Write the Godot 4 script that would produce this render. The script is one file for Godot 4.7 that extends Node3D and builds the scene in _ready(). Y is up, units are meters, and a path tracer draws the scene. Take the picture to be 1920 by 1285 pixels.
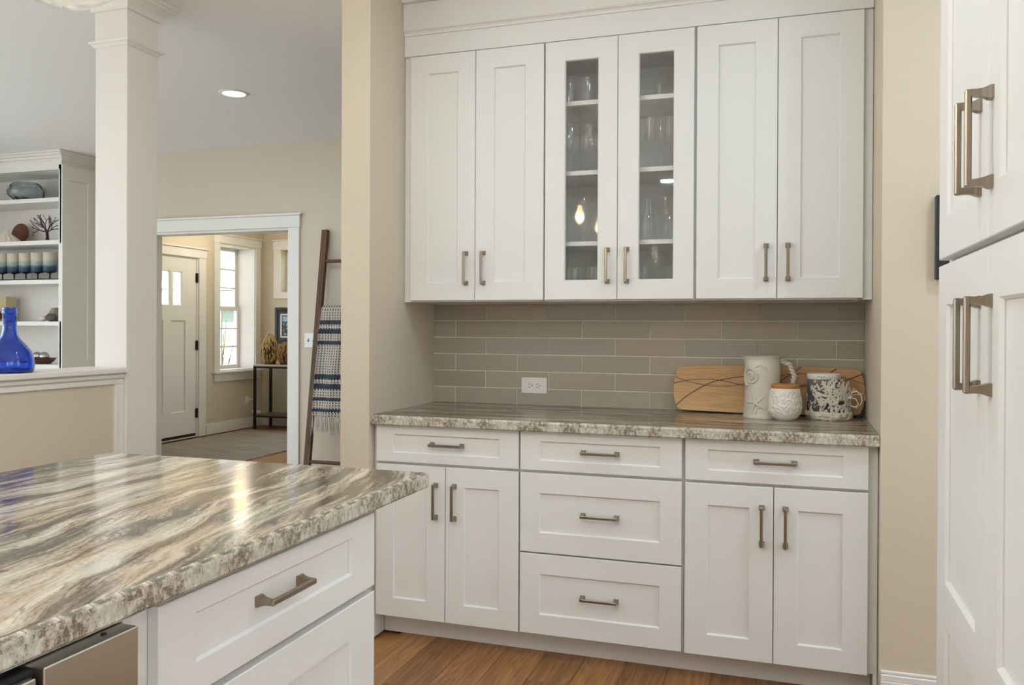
extends Node3D
# A kitchen hutch wall with an island, looking through to a living room and a foyer.
# x runs along the tiled wall, y is up, z comes towards the camera; the tiled wall is z = 0.

const XR := 1.915            # far side wall of the tiled alcove
const H := 2.74              # ceiling
const CT := 0.917            # worktop height
const FZ := -2.085           # wall with the cased opening
const FX := -4.868           # outer wall of the foyer
const FB := -5.58            # end wall of the foyer
const TO_PLUS_X := Basis(Vector3(0, 0, -1), Vector3(0, 1, 0), Vector3(1, 0, 0))
const TO_MINUS_X := Basis(Vector3(0, 0, 1), Vector3(0, 1, 0), Vector3(-1, 0, 0))

var M := {}
var taken := {}
var pull_mesh: ArrayMesh
var rng := RandomNumberGenerator.new()


class MB:
	var v := PackedVector3Array()
	var n := PackedVector3Array()
	var t := PackedVector2Array()
	var ix := PackedInt32Array()
	var x := Transform3D.IDENTITY
	var uo := Vector2.ZERO

	func pt(p: Vector3, nn: Vector3, uv: Vector2) -> int:
		v.append(x * p)
		n.append((x.basis * nn).normalized())
		t.append(uv + uo)
		return v.size() - 1

	func plane_uv(p: Vector3, nn: Vector3) -> Vector2:
		var a := nn.abs()
		if a.y >= a.x and a.y >= a.z:
			return Vector2(p.x, p.z)
		if a.x >= a.z:
			return Vector2(p.z, p.y)
		return Vector2(p.x, p.y)

	func tri(a: Vector3, b: Vector3, c: Vector3, dir: Vector3) -> void:
		var g := (b - a).cross(c - a)
		if g.dot(dir) < 0.0:
			var s := b
			b = c
			c = s
			g = -g
		g = g.normalized()
		var i := pt(a, g, plane_uv(a, g))
		pt(b, g, plane_uv(b, g))
		pt(c, g, plane_uv(c, g))
		ix.append_array([i, i + 2, i + 1])

	# a flat four-cornered face, turned so that it looks along dir
	func q(a: Vector3, b: Vector3, c: Vector3, d: Vector3, dir: Vector3) -> void:
		var g := (c - a).cross(d - b)
		if g.dot(dir) < 0.0:
			var s := b
			b = d
			d = s
			g = -g
		g = g.normalized()
		var i := pt(a, g, plane_uv(a, g))
		pt(b, g, plane_uv(b, g))
		pt(c, g, plane_uv(c, g))
		pt(d, g, plane_uv(d, g))
		ix.append_array([i, i + 2, i + 1, i, i + 3, i + 2])

	# a rectangle with its own texture corners (0,0)-(1,1)
	func pic(o: Vector3, u: Vector3, w: Vector3) -> void:
		var g := u.cross(w).normalized()
		var i := pt(o, g, Vector2(0, 1))
		pt(o + u, g, Vector2(1, 1))
		pt(o + u + w, g, Vector2(1, 0))
		pt(o + w, g, Vector2(0, 0))
		ix.append_array([i, i + 2, i + 1, i, i + 3, i + 2])

	func qs(p: Array, nn: Array, uv: Array) -> void:
		var g: Vector3 = (p[2] - p[0]).cross(p[3] - p[1])
		var sum: Vector3 = nn[0] + nn[1] + nn[2] + nn[3]
		var i := pt(p[0], nn[0], uv[0])
		pt(p[1], nn[1], uv[1])
		pt(p[2], nn[2], uv[2])
		pt(p[3], nn[3], uv[3])
		if g.dot(sum) >= 0.0:
			ix.append_array([i, i + 2, i + 1, i, i + 3, i + 2])
		else:
			ix.append_array([i, i + 1, i + 2, i, i + 2, i + 3])

	# a box with chamfered edges
	func box(lo: Vector3, hi: Vector3, c := 0.0) -> void:
		var m := (lo + hi) / 2.0
		var e := (hi - lo) / 2.0
		c = minf(c, minf(e.x, minf(e.y, e.z)) * 0.8)
		var axes := [Vector3(1, 0, 0), Vector3(0, 1, 0), Vector3(0, 0, 1)]
		var corner := func(s: Vector3, k: int) -> Vector3:
			var r := e - Vector3(c, c, c)
			r[k] = e[k]
			return m + r * s
		for k in 3:
			var i := (k + 1) % 3
			var j := (k + 2) % 3
			for sg in [-1.0, 1.0]:
				var P := []
				for ab in [[-1, -1], [1, -1], [1, 1], [-1, 1]]:
					var s := Vector3.ZERO
					s[k] = sg
					s[i] = ab[0]
					s[j] = ab[1]
					P.append(corner.call(s, k))
				q(P[0], P[1], P[2], P[3], axes[k] * sg)
			if c > 0.0:
				for si in [-1.0, 1.0]:
					for sj in [-1.0, 1.0]:
						var a := Vector3.ZERO
						a[k] = -1.0
						a[i] = si
						a[j] = sj
						var b := a
						b[k] = 1.0
						q(corner.call(a, i), corner.call(b, i), corner.call(b, j), corner.call(a, j), axes[i] * si + axes[j] * sj)
		if c > 0.0:
			for sx in [-1.0, 1.0]:
				for sy in [-1.0, 1.0]:
					for sz in [-1.0, 1.0]:
						var s := Vector3(sx, sy, sz)
						tri(corner.call(s, 0), corner.call(s, 1), corner.call(s, 2), s)

	# profile of (radius, height), outside to the right when it climbs
	func lathe(prof: Array, seg := 32, at := Vector3.ZERO) -> void:
		var L := prof.size()
		var dirs := []
		var run := [0.0]
		for i in L - 1:
			var d: Vector2 = prof[i + 1] - prof[i]
			run.append(run[i] + d.length())
			dirs.append(Vector2(d.y, -d.x).normalized())
		var total: float = maxf(run[L - 1], 1e-6)
		for i in L - 1:
			var n0: Vector2 = dirs[i]
			var n1: Vector2 = dirs[i]
			if i > 0 and dirs[i - 1].dot(dirs[i]) > 0.6:
				n0 = (dirs[i - 1] + dirs[i]).normalized()
			if i < L - 2 and dirs[i + 1].dot(dirs[i]) > 0.6:
				n1 = (dirs[i + 1] + dirs[i]).normalized()
			for s in seg:
				var a0 := TAU * s / seg
				var a1 := TAU * (s + 1) / seg
				var c0 := Vector3(cos(a0), 0, -sin(a0))
				var c1 := Vector3(cos(a1), 0, -sin(a1))
				var up := Vector3.UP
				qs([at + c0 * prof[i].x + up * prof[i].y, at + c1 * prof[i].x + up * prof[i].y, at + c1 * prof[i + 1].x + up * prof[i + 1].y, at + c0 * prof[i + 1].x + up * prof[i + 1].y],
					[c0 * n0.x + up * n0.y, c1 * n0.x + up * n0.y, c1 * n1.x + up * n1.y, c0 * n1.x + up * n1.y],
					[Vector2(float(s) / seg, 1.0 - run[i] / total), Vector2(float(s + 1) / seg, 1.0 - run[i] / total), Vector2(float(s + 1) / seg, 1.0 - run[i + 1] / total), Vector2(float(s) / seg, 1.0 - run[i + 1] / total)])

	# a tube along a path; r is a number or one radius per point
	func tube(path: Array, r, seg := 8, caps := true) -> void:
		var L := path.size()
		if L < 2:
			return
		var side := Vector3.ZERO
		var rings := []
		var nrm := []
		var run := 0.0
		var lens := []
		for i in L:
			var d: Vector3 = (path[mini(i + 1, L - 1)] - path[maxi(i - 1, 0)])
			d = d.normalized() if d.length() > 1e-9 else Vector3.UP
			if i == 0:
				side = d.cross(Vector3.UP if absf(d.y) < 0.9 else Vector3.RIGHT).normalized()
			else:
				run += (path[i] - path[i - 1]).length()
				side = (side - d * side.dot(d)).normalized()
			lens.append(run)
			var o := d.cross(side)
			var rr: float = r[i] if r is Array else r
			var ring := []
			var ns := []
			for s in seg:
				var a := TAU * s / seg
				var k: Vector3 = side * cos(a) + o * sin(a)
				ns.append(k)
				ring.append(path[i] + k * rr)
			rings.append(ring)
			nrm.append(ns)
		for i in L - 1:
			for s in seg:
				var e := (s + 1) % seg
				qs([rings[i][s], rings[i][e], rings[i + 1][e], rings[i + 1][s]], [nrm[i][s], nrm[i][e], nrm[i + 1][e], nrm[i + 1][s]],
					[Vector2(float(s) / seg, lens[i]), Vector2(float(s + 1) / seg, lens[i]), Vector2(float(s + 1) / seg, lens[i + 1]), Vector2(float(s) / seg, lens[i + 1])])
		if caps:
			for end in [0, L - 1]:
				var d: Vector3 = path[0] - path[1] if end == 0 else path[L - 1] - path[L - 2]
				for s in seg:
					tri(path[end], rings[end][s], rings[end][(s + 1) % seg], d)

	# a surface f(u, w); where it is closed round u, say so; normals point away from inner(u, w)
	func surf(f: Callable, nu: int, nw: int, closed: bool, inner: Callable, uvs := Vector2.ONE) -> void:
		var P := []
		var N := []
		for j in nw + 1:
			for i in nu + 1:
				P.append(f.call(float(i) / nu, float(j) / nw))
		var w1 := nu + 1
		for j in nw + 1:
			for i in nu + 1:
				var il := i - 1 if i > 0 else (nu - 1 if closed else 0)
				var ir := i + 1 if i < nu else (1 if closed else nu)
				var a: Vector3 = P[j * w1 + ir] - P[j * w1 + il]
				var b: Vector3 = P[mini(j + 1, nw) * w1 + i] - P[maxi(j - 1, 0) * w1 + i]
				var g := a.cross(b)
				var away: Vector3 = P[j * w1 + i] - inner.call(float(i) / nu, float(j) / nw)
				if g.length() < 1e-12:
					g = away
				N.append((g if g.dot(away) >= 0.0 else -g).normalized())
		for j in nw:
			for i in nu:
				var k := [j * w1 + i, j * w1 + i + 1, (j + 1) * w1 + i + 1, (j + 1) * w1 + i]
				qs([P[k[0]], P[k[1]], P[k[2]], P[k[3]]], [N[k[0]], N[k[1]], N[k[2]], N[k[3]]],
					[Vector2(float(i) / nu, 1.0 - float(j) / nw) * uvs, Vector2(float(i + 1) / nu, 1.0 - float(j) / nw) * uvs, Vector2(float(i + 1) / nu, 1.0 - float(j + 1) / nw) * uvs, Vector2(float(i) / nu, 1.0 - float(j + 1) / nw) * uvs])

	func ball(at: Vector3, r: Vector3, seg := 16) -> void:
		surf(func(u, w): return at + Vector3(cos(TAU * u) * sin(PI * w) * r.x, -cos(PI * w) * r.y, -sin(TAU * u) * sin(PI * w) * r.z), seg, int(seg / 2.0) + 1, true, func(_u, _w): return at)

	# an outline in x, y pushed from z0 to z1
	func prism(poly: PackedVector2Array, z0: float, z1: float, smooth := false) -> void:
		var tris := Geometry2D.triangulate_polygon(poly)
		for k in range(0, tris.size(), 3):
			var a := poly[tris[k]]
			var b := poly[tris[k + 1]]
			var c := poly[tris[k + 2]]
			tri(Vector3(a.x, a.y, z1), Vector3(b.x, b.y, z1), Vector3(c.x, c.y, z1), Vector3(0, 0, z1 - z0))
			tri(Vector3(a.x, a.y, z0), Vector3(b.x, b.y, z0), Vector3(c.x, c.y, z0), Vector3(0, 0, z0 - z1))
		var cw := Geometry2D.is_polygon_clockwise(poly)
		var L := poly.size()
		var ns := []
		for k in L:
			var d := poly[(k + 1) % L] - poly[k]
			var o := Vector2(d.y, -d.x).normalized()
			ns.append(-o if cw else o)
		for k in L:
			var a := poly[k]
			var b := poly[(k + 1) % L]
			var n0: Vector2 = ns[k]
			var n1: Vector2 = ns[k]
			if smooth:
				if ns[(k + L - 1) % L].dot(ns[k]) > 0.5:
					n0 = (ns[(k + L - 1) % L] + ns[k]).normalized()
				if ns[(k + 1) % L].dot(ns[k]) > 0.5:
					n1 = (ns[(k + 1) % L] + ns[k]).normalized()
			var A := Vector3(n0.x, n0.y, 0)
			var B := Vector3(n1.x, n1.y, 0)
			qs([Vector3(a.x, a.y, z0), Vector3(b.x, b.y, z0), Vector3(b.x, b.y, z1), Vector3(a.x, a.y, z1)], [A, B, B, A], [Vector2(a.x + a.y, z0), Vector2(b.x + b.y, z0), Vector2(b.x + b.y, z1), Vector2(a.x + a.y, z1)])

	# rectangular sections (half width, half height, centre y, z) joined into a post
	func loft(sec: Array) -> void:
		for i in sec.size() - 1:
			var a: Array = sec[i]
			var b: Array = sec[i + 1]
			var A := [Vector3(-a[0], a[2] - a[1], a[3]), Vector3(a[0], a[2] - a[1], a[3]), Vector3(a[0], a[2] + a[1], a[3]), Vector3(-a[0], a[2] + a[1], a[3])]
			var B := [Vector3(-b[0], b[2] - b[1], b[3]), Vector3(b[0], b[2] - b[1], b[3]), Vector3(b[0], b[2] + b[1], b[3]), Vector3(-b[0], b[2] + b[1], b[3])]
			var D := [Vector3(0, -1, 0), Vector3(1, 0, 0), Vector3(0, 1, 0), Vector3(-1, 0, 0)]
			for k in 4:
				q(A[k], A[(k + 1) % 4], B[(k + 1) % 4], B[k], D[k])

	func put(m: ArrayMesh) -> void:
		var arr := []
		arr.resize(Mesh.ARRAY_MAX)
		arr[Mesh.ARRAY_VERTEX] = v
		arr[Mesh.ARRAY_NORMAL] = n
		arr[Mesh.ARRAY_TEX_UV] = t
		arr[Mesh.ARRAY_INDEX] = ix
		m.add_surface_from_arrays(Mesh.PRIMITIVE_TRIANGLES, arr)


# ---------------------------------------------------------------- naming and adding

func numbered(called: String) -> String:
	var k: int = taken.get(called, -1) + 1
	taken[called] = k
	return called if k == 0 else "%s_%03d" % [called, k]


func tag(o: Node, label: String, category: String, group := "", kind := "") -> Node:
	o.set_meta("label", label)
	o.set_meta("category", category)
	if group:
		o.set_meta("group", group)
	if kind:
		o.set_meta("kind", kind)
	return o


func thing(called: String, label: String, category: String, at := Vector3.ZERO, group := "", kind := "", basis := Basis.IDENTITY) -> Node3D:
	var o := Node3D.new()
	o.name = numbered(called)
	add_child(o)
	o.transform = Transform3D(basis, at)
	tag(o, label, category, group, kind)
	return o


func node_of(mesh: Mesh, mats: Array) -> MeshInstance3D:
	var o := MeshInstance3D.new()
	o.mesh = mesh
	o.cast_shadow = GeometryInstance3D.SHADOW_CASTING_SETTING_ON
	for k in mats.size():
		o.set_surface_override_material(k, mats[k])
	return o


func add(parent: Node, called: String, mb: MB, mat: Material, at := Transform3D.IDENTITY) -> MeshInstance3D:
	return add2(parent, called, [[mb, mat]], at)


func add2(parent: Node, called: String, list: Array, at := Transform3D.IDENTITY) -> MeshInstance3D:
	var m := ArrayMesh.new()
	var mats := []
	for e in list:
		e[0].put(m)
		mats.append(e[1])
	var o := node_of(m, mats)
	o.transform = at
	if parent == self:
		o.name = numbered(called)
		add_child(o)
	else:
		o.name = called
		parent.add_child(o, true)
	return o


func single(called: String, mb: MB, mat: Material, label: String, category: String, group := "", kind := "") -> MeshInstance3D:
	var o := add(self, called, mb, mat)
	tag(o, label, category, group, kind)
	return o


func sub_box(parent: Node, called: String, lo: Vector3, hi: Vector3, mat: Material, c := 0.001) -> MeshInstance3D:
	var b := MB.new()
	b.box(lo, hi, c)
	return add(parent, called, b, mat)


# ---------------------------------------------------------------- materials

func mat(called: String, c: Color, rough := 0.5, metal := 0.0) -> StandardMaterial3D:
	var m := StandardMaterial3D.new()
	m.resource_name = called
	m.albedo_color = c
	m.roughness = rough
	m.metallic = metal
	M[called] = m
	return m


func rgb(r: int, g: int, b: int) -> Color:
	return Color(r / 255.0, g / 255.0, b / 255.0)


func noise(sd: int, freq: float, oct := 4, type := FastNoiseLite.TYPE_SIMPLEX_SMOOTH) -> FastNoiseLite:
	var f := FastNoiseLite.new()
	f.seed = sd
	f.frequency = freq
	f.noise_type = type
	f.fractal_type = FastNoiseLite.FRACTAL_FBM if oct > 1 else FastNoiseLite.FRACTAL_NONE
	f.fractal_octaves = oct
	return f


func ramp(stops: Array, t: float) -> Color:
	if t <= stops[0][0]:
		return stops[0][1]
	for k in stops.size() - 1:
		if t <= stops[k + 1][0]:
			return stops[k][1].lerp(stops[k + 1][1], (t - stops[k][0]) / (stops[k + 1][0] - stops[k][0]))
	return stops[stops.size() - 1][1]


func picture(w: int, h: int, f: Callable) -> ImageTexture:
	var d := PackedByteArray()
	d.resize(w * h * 3)
	var k := 0
	for y in h:
		for x in w:
			var c: Color = f.call(x, y)
			d[k] = int(clampf(c.r, 0, 1) * 255.0)
			d[k + 1] = int(clampf(c.g, 0, 1) * 255.0)
			d[k + 2] = int(clampf(c.b, 0, 1) * 255.0)
			k += 3
	return ImageTexture.create_from_image(Image.create_from_data(w, h, false, Image.FORMAT_RGB8, d))


func grey_picture(w: int, h: int, f: Callable) -> ImageTexture:
	return picture(w, h, func(x, y):
		var g: float = f.call(x, y)
		return Color(g, g, g))


# layered stone: u runs along the layers, across is the other way (metres)
func stone_texture(w: int, h: int, size: Vector2, stops: Array, sd: int, bend: Callable, dark: float) -> ImageTexture:
	var warp := noise(sd, 1.1, 3)
	var warp2 := noise(sd + 1, 5.0, 2)
	var band := noise(sd + 2, 1.0, 4)
	var fine := noise(sd + 3, 1.0, 3)
	var grit := noise(sd + 4, 1.0, 2)
	var hue := noise(sd + 5, 2.2, 2)
	return picture(w, h, func(px, py):
		var u: float = float(px) / w * size.x
		var s: float = float(py) / h * size.y
		var y: float = bend.call(u, s) + 0.05 * warp.get_noise_2d(u, s * 1.6) + 0.012 * warp2.get_noise_2d(u, s * 2.0)
		var a := band.get_noise_2d(u * 1.1, y * 11.0)
		var b := fine.get_noise_2d(u * 5.0, y * 62.0)
		var g := grit.get_noise_2d(u * 55.0, y * 190.0)
		var tt := 0.5 + 0.85 * a + 0.5 * b + 0.22 * g - dark
		var c := ramp(stops, tt)
		var z := hue.get_noise_2d(u, y * 4.0)
		c = c.lerp(Color(0.70, 0.61, 0.51), clampf(z * 1.0, 0.0, 0.3)) if z > 0.0 else c.lerp(Color(0.68, 0.70, 0.65), clampf(-z * 0.9, 0.0, 0.3))
		var vein := absf(fine.get_noise_2d(u * 1.7 + 9.0, y * 15.0))
		if vein < 0.05:
			c = c.darkened(0.26 * (1.0 - vein / 0.05))
		return c)


func stone_edge_texture(w: int, h: int, size: Vector2, sd: int) -> ImageTexture:
	var a := noise(sd, 11.0, 4)
	var b := noise(sd + 1, 75.0, 3)
	var g := noise(sd + 2, 260.0, 2)
	return picture(w, h, func(px, py):
		var u: float = float(px) / w * size.x
		var y: float = float(py) / h * size.y
		var k := a.get_noise_2d(u + y * 0.35, y * 0.35)
		var l := b.get_noise_2d(u, y * 0.6)
		var r := g.get_noise_2d(u, y)
		var c := Color(0.77, 0.76, 0.70).lerp(Color(0.70, 0.65, 0.57), clampf(0.5 + k * 2.2, 0, 1))
		var d := clampf((0.75 * k + 0.75 * l + 0.75 * r - 0.16) * 2.2, 0.0, 0.85)
		c = c.lerp(Color(0.40, 0.39, 0.35), d)
		return c.lightened(clampf((-l - 0.1) * 0.9, 0.0, 0.4)))


func wood_texture(w: int, h: int, size: Vector2, sd: int, lo: Color, hi: Color, streak: float) -> ImageTexture:
	var a := noise(sd, 1.0, 3)
	var b := noise(sd + 1, 1.0, 3)
	var ring := noise(sd + 2, 1.0, 2)
	return picture(w, h, func(px, py):
		var s: float = float(px) / w * size.x
		var u: float = float(py) / h * size.y
		var k := ring.get_noise_2d(s * 9.0, u * 0.9)
		var cath := sin((k * 3.0 + s * 14.0) * TAU)
		var tt := 0.5 + 0.45 * a.get_noise_2d(s * 40.0, u * 1.6) + streak * 0.5 * b.get_noise_2d(s * 260.0, u * 5.0) + 0.13 * cath
		var c := lo.lerp(hi, clampf(tt, 0, 1))
		if b.get_noise_2d(s * 330.0 + 40.0, u * 9.0) > 0.42:
			c = c.darkened(0.14)
		return c)


func materials() -> void:
	var white := mat("cabinet_paint", rgb(232, 233, 231), 0.42)
	white.metallic_specular = 0.45
	mat("trim_paint", rgb(236, 234, 229), 0.45)
	mat("wall_paint", rgb(214, 203, 184), 0.85)
	mat("ceiling_paint", rgb(246, 246, 245), 0.9)
	mat("nickel", rgb(154, 143, 129), 0.32, 1.0)
	mat("steel", rgb(190, 184, 172), 0.34, 1.0)
	mat("black_metal", rgb(38, 36, 35), 0.5, 0.4)
	mat("dark_bronze", rgb(52, 45, 38), 0.5, 0.6)
	mat("grout", rgb(236, 231, 218), 0.9)
	mat("white_plastic", rgb(238, 238, 236), 0.3)
	mat("dark_slot", rgb(30, 29, 28), 0.6)
	mat("raw_wood", rgb(176, 126, 78), 0.6)
	mat("toe_paint", rgb(226, 222, 216), 0.5)
	mat("jug_glaze", rgb(214, 207, 192), 0.35)
	mat("white_glaze", rgb(236, 232, 222), 0.16)
	mat("coral", rgb(226, 218, 205), 0.75)
	mat("candle_grey", rgb(112, 108, 106), 0.4)
	mat("candle_white", rgb(232, 230, 226), 0.4)
	mat("cork", rgb(186, 128, 74), 0.6)
	mat("cord", rgb(232, 224, 210), 0.8)
	mat("black_frame", rgb(34, 36, 42), 0.35)
	mat("mat_board", rgb(228, 231, 236), 0.8)
	mat("smoke_tree", rgb(66, 48, 38), 0.6, 0.3)
	mat("walnut", rgb(104, 62, 40), 0.5)
	mat("shell", rgb(226, 212, 196), 0.6)
	mat("stone_taupe", rgb(158, 146, 132), 0.7)
	mat("pebble", rgb(222, 216, 204), 0.7)
	mat("dark_stone", rgb(84, 80, 76), 0.6)
	mat("silver", rgb(190, 190, 194), 0.22, 1.0)
	mat("parchment", rgb(206, 192, 150), 0.7)
	mat("ladder_side", rgb(112, 88, 66), 0.6)
	mat("straw", rgb(196, 170, 112), 0.7)
	mat("straw_dark", rgb(166, 128, 78), 0.7)
	mat("bark", rgb(84, 58, 42), 0.8)
	mat("table_top", rgb(196, 186, 170), 0.5)
	mat("shelf_board", rgb(104, 94, 82), 0.6)
	mat("siding", rgb(150, 164, 164), 0.8)
	mat("shingle_roof", rgb(138, 140, 142), 0.9)
	mat("pale_wool", rgb(222, 218, 208), 0.95)
	mat("paving", rgb(214, 211, 204), 0.9)
	mat("lawn", rgb(176, 184, 128), 0.95)
	mat("leaf", rgb(168, 176, 74), 0.6).backlight_enabled = true
	M.leaf.backlight = Color(0.35, 0.38, 0.1)
	mat("fringe", rgb(206, 200, 190), 0.9)

	var glass := mat("clear_glass", Color(0.9, 0.95, 0.95, 0.004), 0.02)
	glass.transparency = BaseMaterial3D.TRANSPARENCY_ALPHA
	var ware := mat("glassware", Color(0.85, 0.92, 0.95, 0.015), 0.02)
	ware.transparency = BaseMaterial3D.TRANSPARENCY_ALPHA
	var smoke := mat("smoke_glass", Color(0.86, 0.89, 0.90, 0.0), 0.03)
	smoke.refraction_enabled = true
	smoke.refraction_scale = 0.05
	var slate := mat("slate_glass", Color(0.36, 0.42, 0.46, 0.6), 0.1)
	slate.transparency = BaseMaterial3D.TRANSPARENCY_ALPHA
	var blue := mat("blue_glass", Color(0.42, 0.58, 0.93, 0.0), 0.03)
	blue.refraction_enabled = true
	blue.refraction_scale = 0.05

	var bulb := mat("bulb_glow", Color(1, 0.9, 0.75), 0.5)
	bulb.emission_enabled = true
	bulb.emission = Color(1.0, 0.82, 0.58)
	bulb.emission_energy_multiplier = 12.0
	var lens := mat("lamp_lens", Color(1, 1, 1), 0.5)
	lens.emission_enabled = true
	lens.emission = Color(1.0, 0.97, 0.92)
	lens.emission_energy_multiplier = 5.0

	# the stones
	var stops := [[0.02, Color(0.33, 0.30, 0.27)], [0.24, Color(0.45, 0.41, 0.37)], [0.42, Color(0.60, 0.55, 0.49)], [0.58, Color(0.73, 0.68, 0.61)], [0.76, Color(0.81, 0.77, 0.71)], [1.0, Color(0.88, 0.87, 0.84)]]
	var top := mat("island_stone", Color(0.93, 0.92, 0.9), 0.11)
	top.albedo_texture = stone_texture(1700, 900, Vector2(1.9, 1.0), stops, 11, func(u, s): return s - 0.24 * s * (u - 0.5), 0.09)
	var brown := [[0.0, Color(0.24, 0.20, 0.17)], [0.3, Color(0.40, 0.34, 0.29)], [0.5, Color(0.53, 0.46, 0.39)], [0.7, Color(0.64, 0.57, 0.49)], [1.0, Color(0.76, 0.71, 0.63)]]
	var back := mat("hutch_stone", Color.WHITE, 0.2)
	back.albedo_texture = stone_texture(1400, 480, Vector2(1.95, 0.66), brown, 31, func(u, s): return s - 0.04 * u, 0.0)
	var edge := mat("stone_edge", Color.WHITE, 0.3)
	edge.albedo_texture = stone_edge_texture(1400, 48, Vector2(1.6, 0.05), 51)
	edge.uv1_scale = Vector3(1 / 1.6, 1 / 0.05, 1)

	# oak, bamboo, walnut
	for k in 3:
		var oak := mat("oak_%s" % ["amber", "honey", "tawny"][k], Color.WHITE, 0.45)
		oak.albedo_texture = wood_texture(220, 900, Vector2(0.2, 1.9), 71 + k * 9, [rgb(126, 84, 48), rgb(138, 94, 57), rgb(114, 75, 43)][k], [rgb(182, 132, 84), rgb(194, 147, 98), rgb(166, 119, 74)][k], 0.5)
		oak.uv1_scale = Vector3(1 / 0.2, 1 / 1.9, 1)
	var lad := mat("ladder_wood", Color.WHITE, 0.6)
	lad.albedo_texture = wood_texture(96, 700, Vector2(0.1, 2.1), 101, rgb(62, 41, 26), rgb(124, 90, 60), 0.7)
	lad.uv1_scale = Vector3(1 / 0.1, 1 / 2.1, 1)

	# glazed tile: a wavy, shiny, handmade face in a few tones
	var wav := noise(91, 1.0, 3)
	var wave := grey_picture(256, 256, func(x, y):
		var tx: float = float(x) / 256.0
		var ty: float = float(y) / 256.0
		return 0.5 + 0.5 * wav.get_noise_3d(cos(tx * TAU) * 1.1, sin(tx * TAU) * 1.1 + ty * 6.0, 3.0))
	var tones := [rgb(176, 169, 152), rgb(170, 166, 151), rgb(180, 171, 153), rgb(172, 169, 157), rgb(168, 161, 145)]
	for k in 5:
		var tile := mat("tile_%s" % ["sand", "sage", "clay", "mist", "moss"][k], tones[k], 0.14)
		tile.heightmap_enabled = true
		tile.heightmap_texture = wave
		tile.heightmap_scale = 0.05
		tile.uv1_scale = Vector3(4.0, 6.0, 1)

	# a rug of thin stripes
	var rs := noise(131, 1.0, 4)
	var rug := mat("rug_weave", Color.WHITE, 0.95)
	rug.albedo_texture = picture(256, 1024, func(x, y):
		var k := rs.get_noise_2d(x * 0.012, y * 0.35)
		return rgb(120, 108, 96).lerp(rgb(178, 172, 164), clampf(0.5 + k * 1.3, 0, 1)))
	rug.uv1_scale = Vector3(1 / 2.2, 1 / 2.4, 1)

	# the ombre of the candle cups
	var om := noise(141, 0.09, 3)
	var cup := mat("ombre_cup", Color.WHITE, 0.35)
	cup.albedo_texture = picture(96, 128, func(x, y):
		var tt: float = 1.0 - float(y) / 128.0 + 0.06 * om.get_noise_2d(x, y)
		return ramp([[0.0, rgb(38, 58, 84)], [0.27, rgb(62, 88, 112)], [0.36, rgb(140, 164, 158)], [0.55, rgb(172, 182, 164)], [0.62, rgb(206, 198, 180)], [1.0, rgb(214, 204, 186)]], tt))

	# bamboo board with burnt-in arcs
	var bw := noise(151, 1.0, 3)
	var W := 1024
	var Hh := 280
	var img := picture(W, Hh, func(x, y):
		var k := bw.get_noise_2d(x * 0.004, y * 0.32) * 0.8 + bw.get_noise_2d(x * 0.02, y * 1.3) * 0.5
		var strip := 0.06 * sin(floor(y / 23.0) * 2.4)
		return rgb(182, 136, 86).lerp(rgb(218, 176, 122), clampf(0.5 + k + strip, 0, 1))).get_image()
	var stroke := func(pts: Array, wd: float) -> void:
		var cv := Curve2D.new()
		for k in pts.size():
			var d: Vector2 = (pts[mini(k + 1, pts.size() - 1)] - pts[maxi(k - 1, 0)]) / 6.0
			cv.add_point(pts[k], -d, d)
		var L := cv.get_baked_length()
		var s := 0.0
		while s < L:
			var c := cv.sample_baked(s)
			img.fill_rect(Rect2i(int(c.x - wd / 2), int(c.y - wd / 2), int(maxf(wd, 1)), int(maxf(wd, 1))), rgb(92, 52, 26))
			s += 1.0
	var bp := func(l: Array) -> Array:
		var r := []
		for k in range(0, l.size(), 2):
			r.append(Vector2((l[k] - 102.0) / 1663.0 * W, (l[k + 1] - 180.0) / 420.0 * Hh))
		return r
	stroke.call(bp.call([102, 355, 250, 320, 420, 308, 560, 322, 720, 355, 880, 372, 1040, 318, 1160, 240, 1240, 180]), 4.0)
	stroke.call(bp.call([125, 560, 230, 465, 400, 360, 540, 312, 720, 282, 900, 290, 1040, 318, 1130, 340, 1210, 352, 1300, 330, 1420, 268, 1530, 196]), 5.0)
	stroke.call(bp.call([1210, 352, 1400, 350, 1560, 310, 1660, 272, 1760, 230]), 5.0)
	stroke.call(bp.call([108, 295, 215, 330, 330, 352, 430, 362, 560, 366, 720, 350, 880, 305, 1030, 270, 1150, 252, 1300, 246, 1500, 258, 1640, 278, 1760, 318]), 2.0)
	stroke.call(bp.call([108, 285, 215, 325, 330, 356, 430, 370, 560, 372, 720, 345, 880, 296, 1030, 262, 1150, 244, 1300, 240, 1500, 262, 1640, 286, 1760, 330]), 2.0)
	var bam := mat("bamboo", Color.WHITE, 0.45)
	bam.albedo_texture = ImageTexture.create_from_image(img)

	# woven throw: cream with navy bands and dots
	var thr := mat("throw_weave", Color.WHITE, 0.95)
	var bands := [[0.125, 0.165], [0.205, 0.25], [0.315, 0.35], [0.62, 0.665], [0.705, 0.755], [0.83, 0.86], [0.93, 0.96]]
	thr.albedo_texture = picture(160, 512, func(x, y):
		var tt: float = float(y) / 512.0
		var cx: float = fmod(float(x), 10.0) - 5.0
		var cy: float = fmod(float(y), 12.0) - 6.0
		for b in bands:
			if tt > b[0] + 0.004 * sin(x * 0.63) and tt < b[1] + 0.004 * sin(x * 0.63):
				return rgb(46, 54, 68).lightened(0.1 * absf(cx) / 5.0)
		return rgb(60, 68, 84) if cx * cx + cy * cy < 9.0 else rgb(214, 206, 192).darkened(0.15 * absf(cy) / 6.0))
	thr.heightmap_enabled = true
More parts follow.
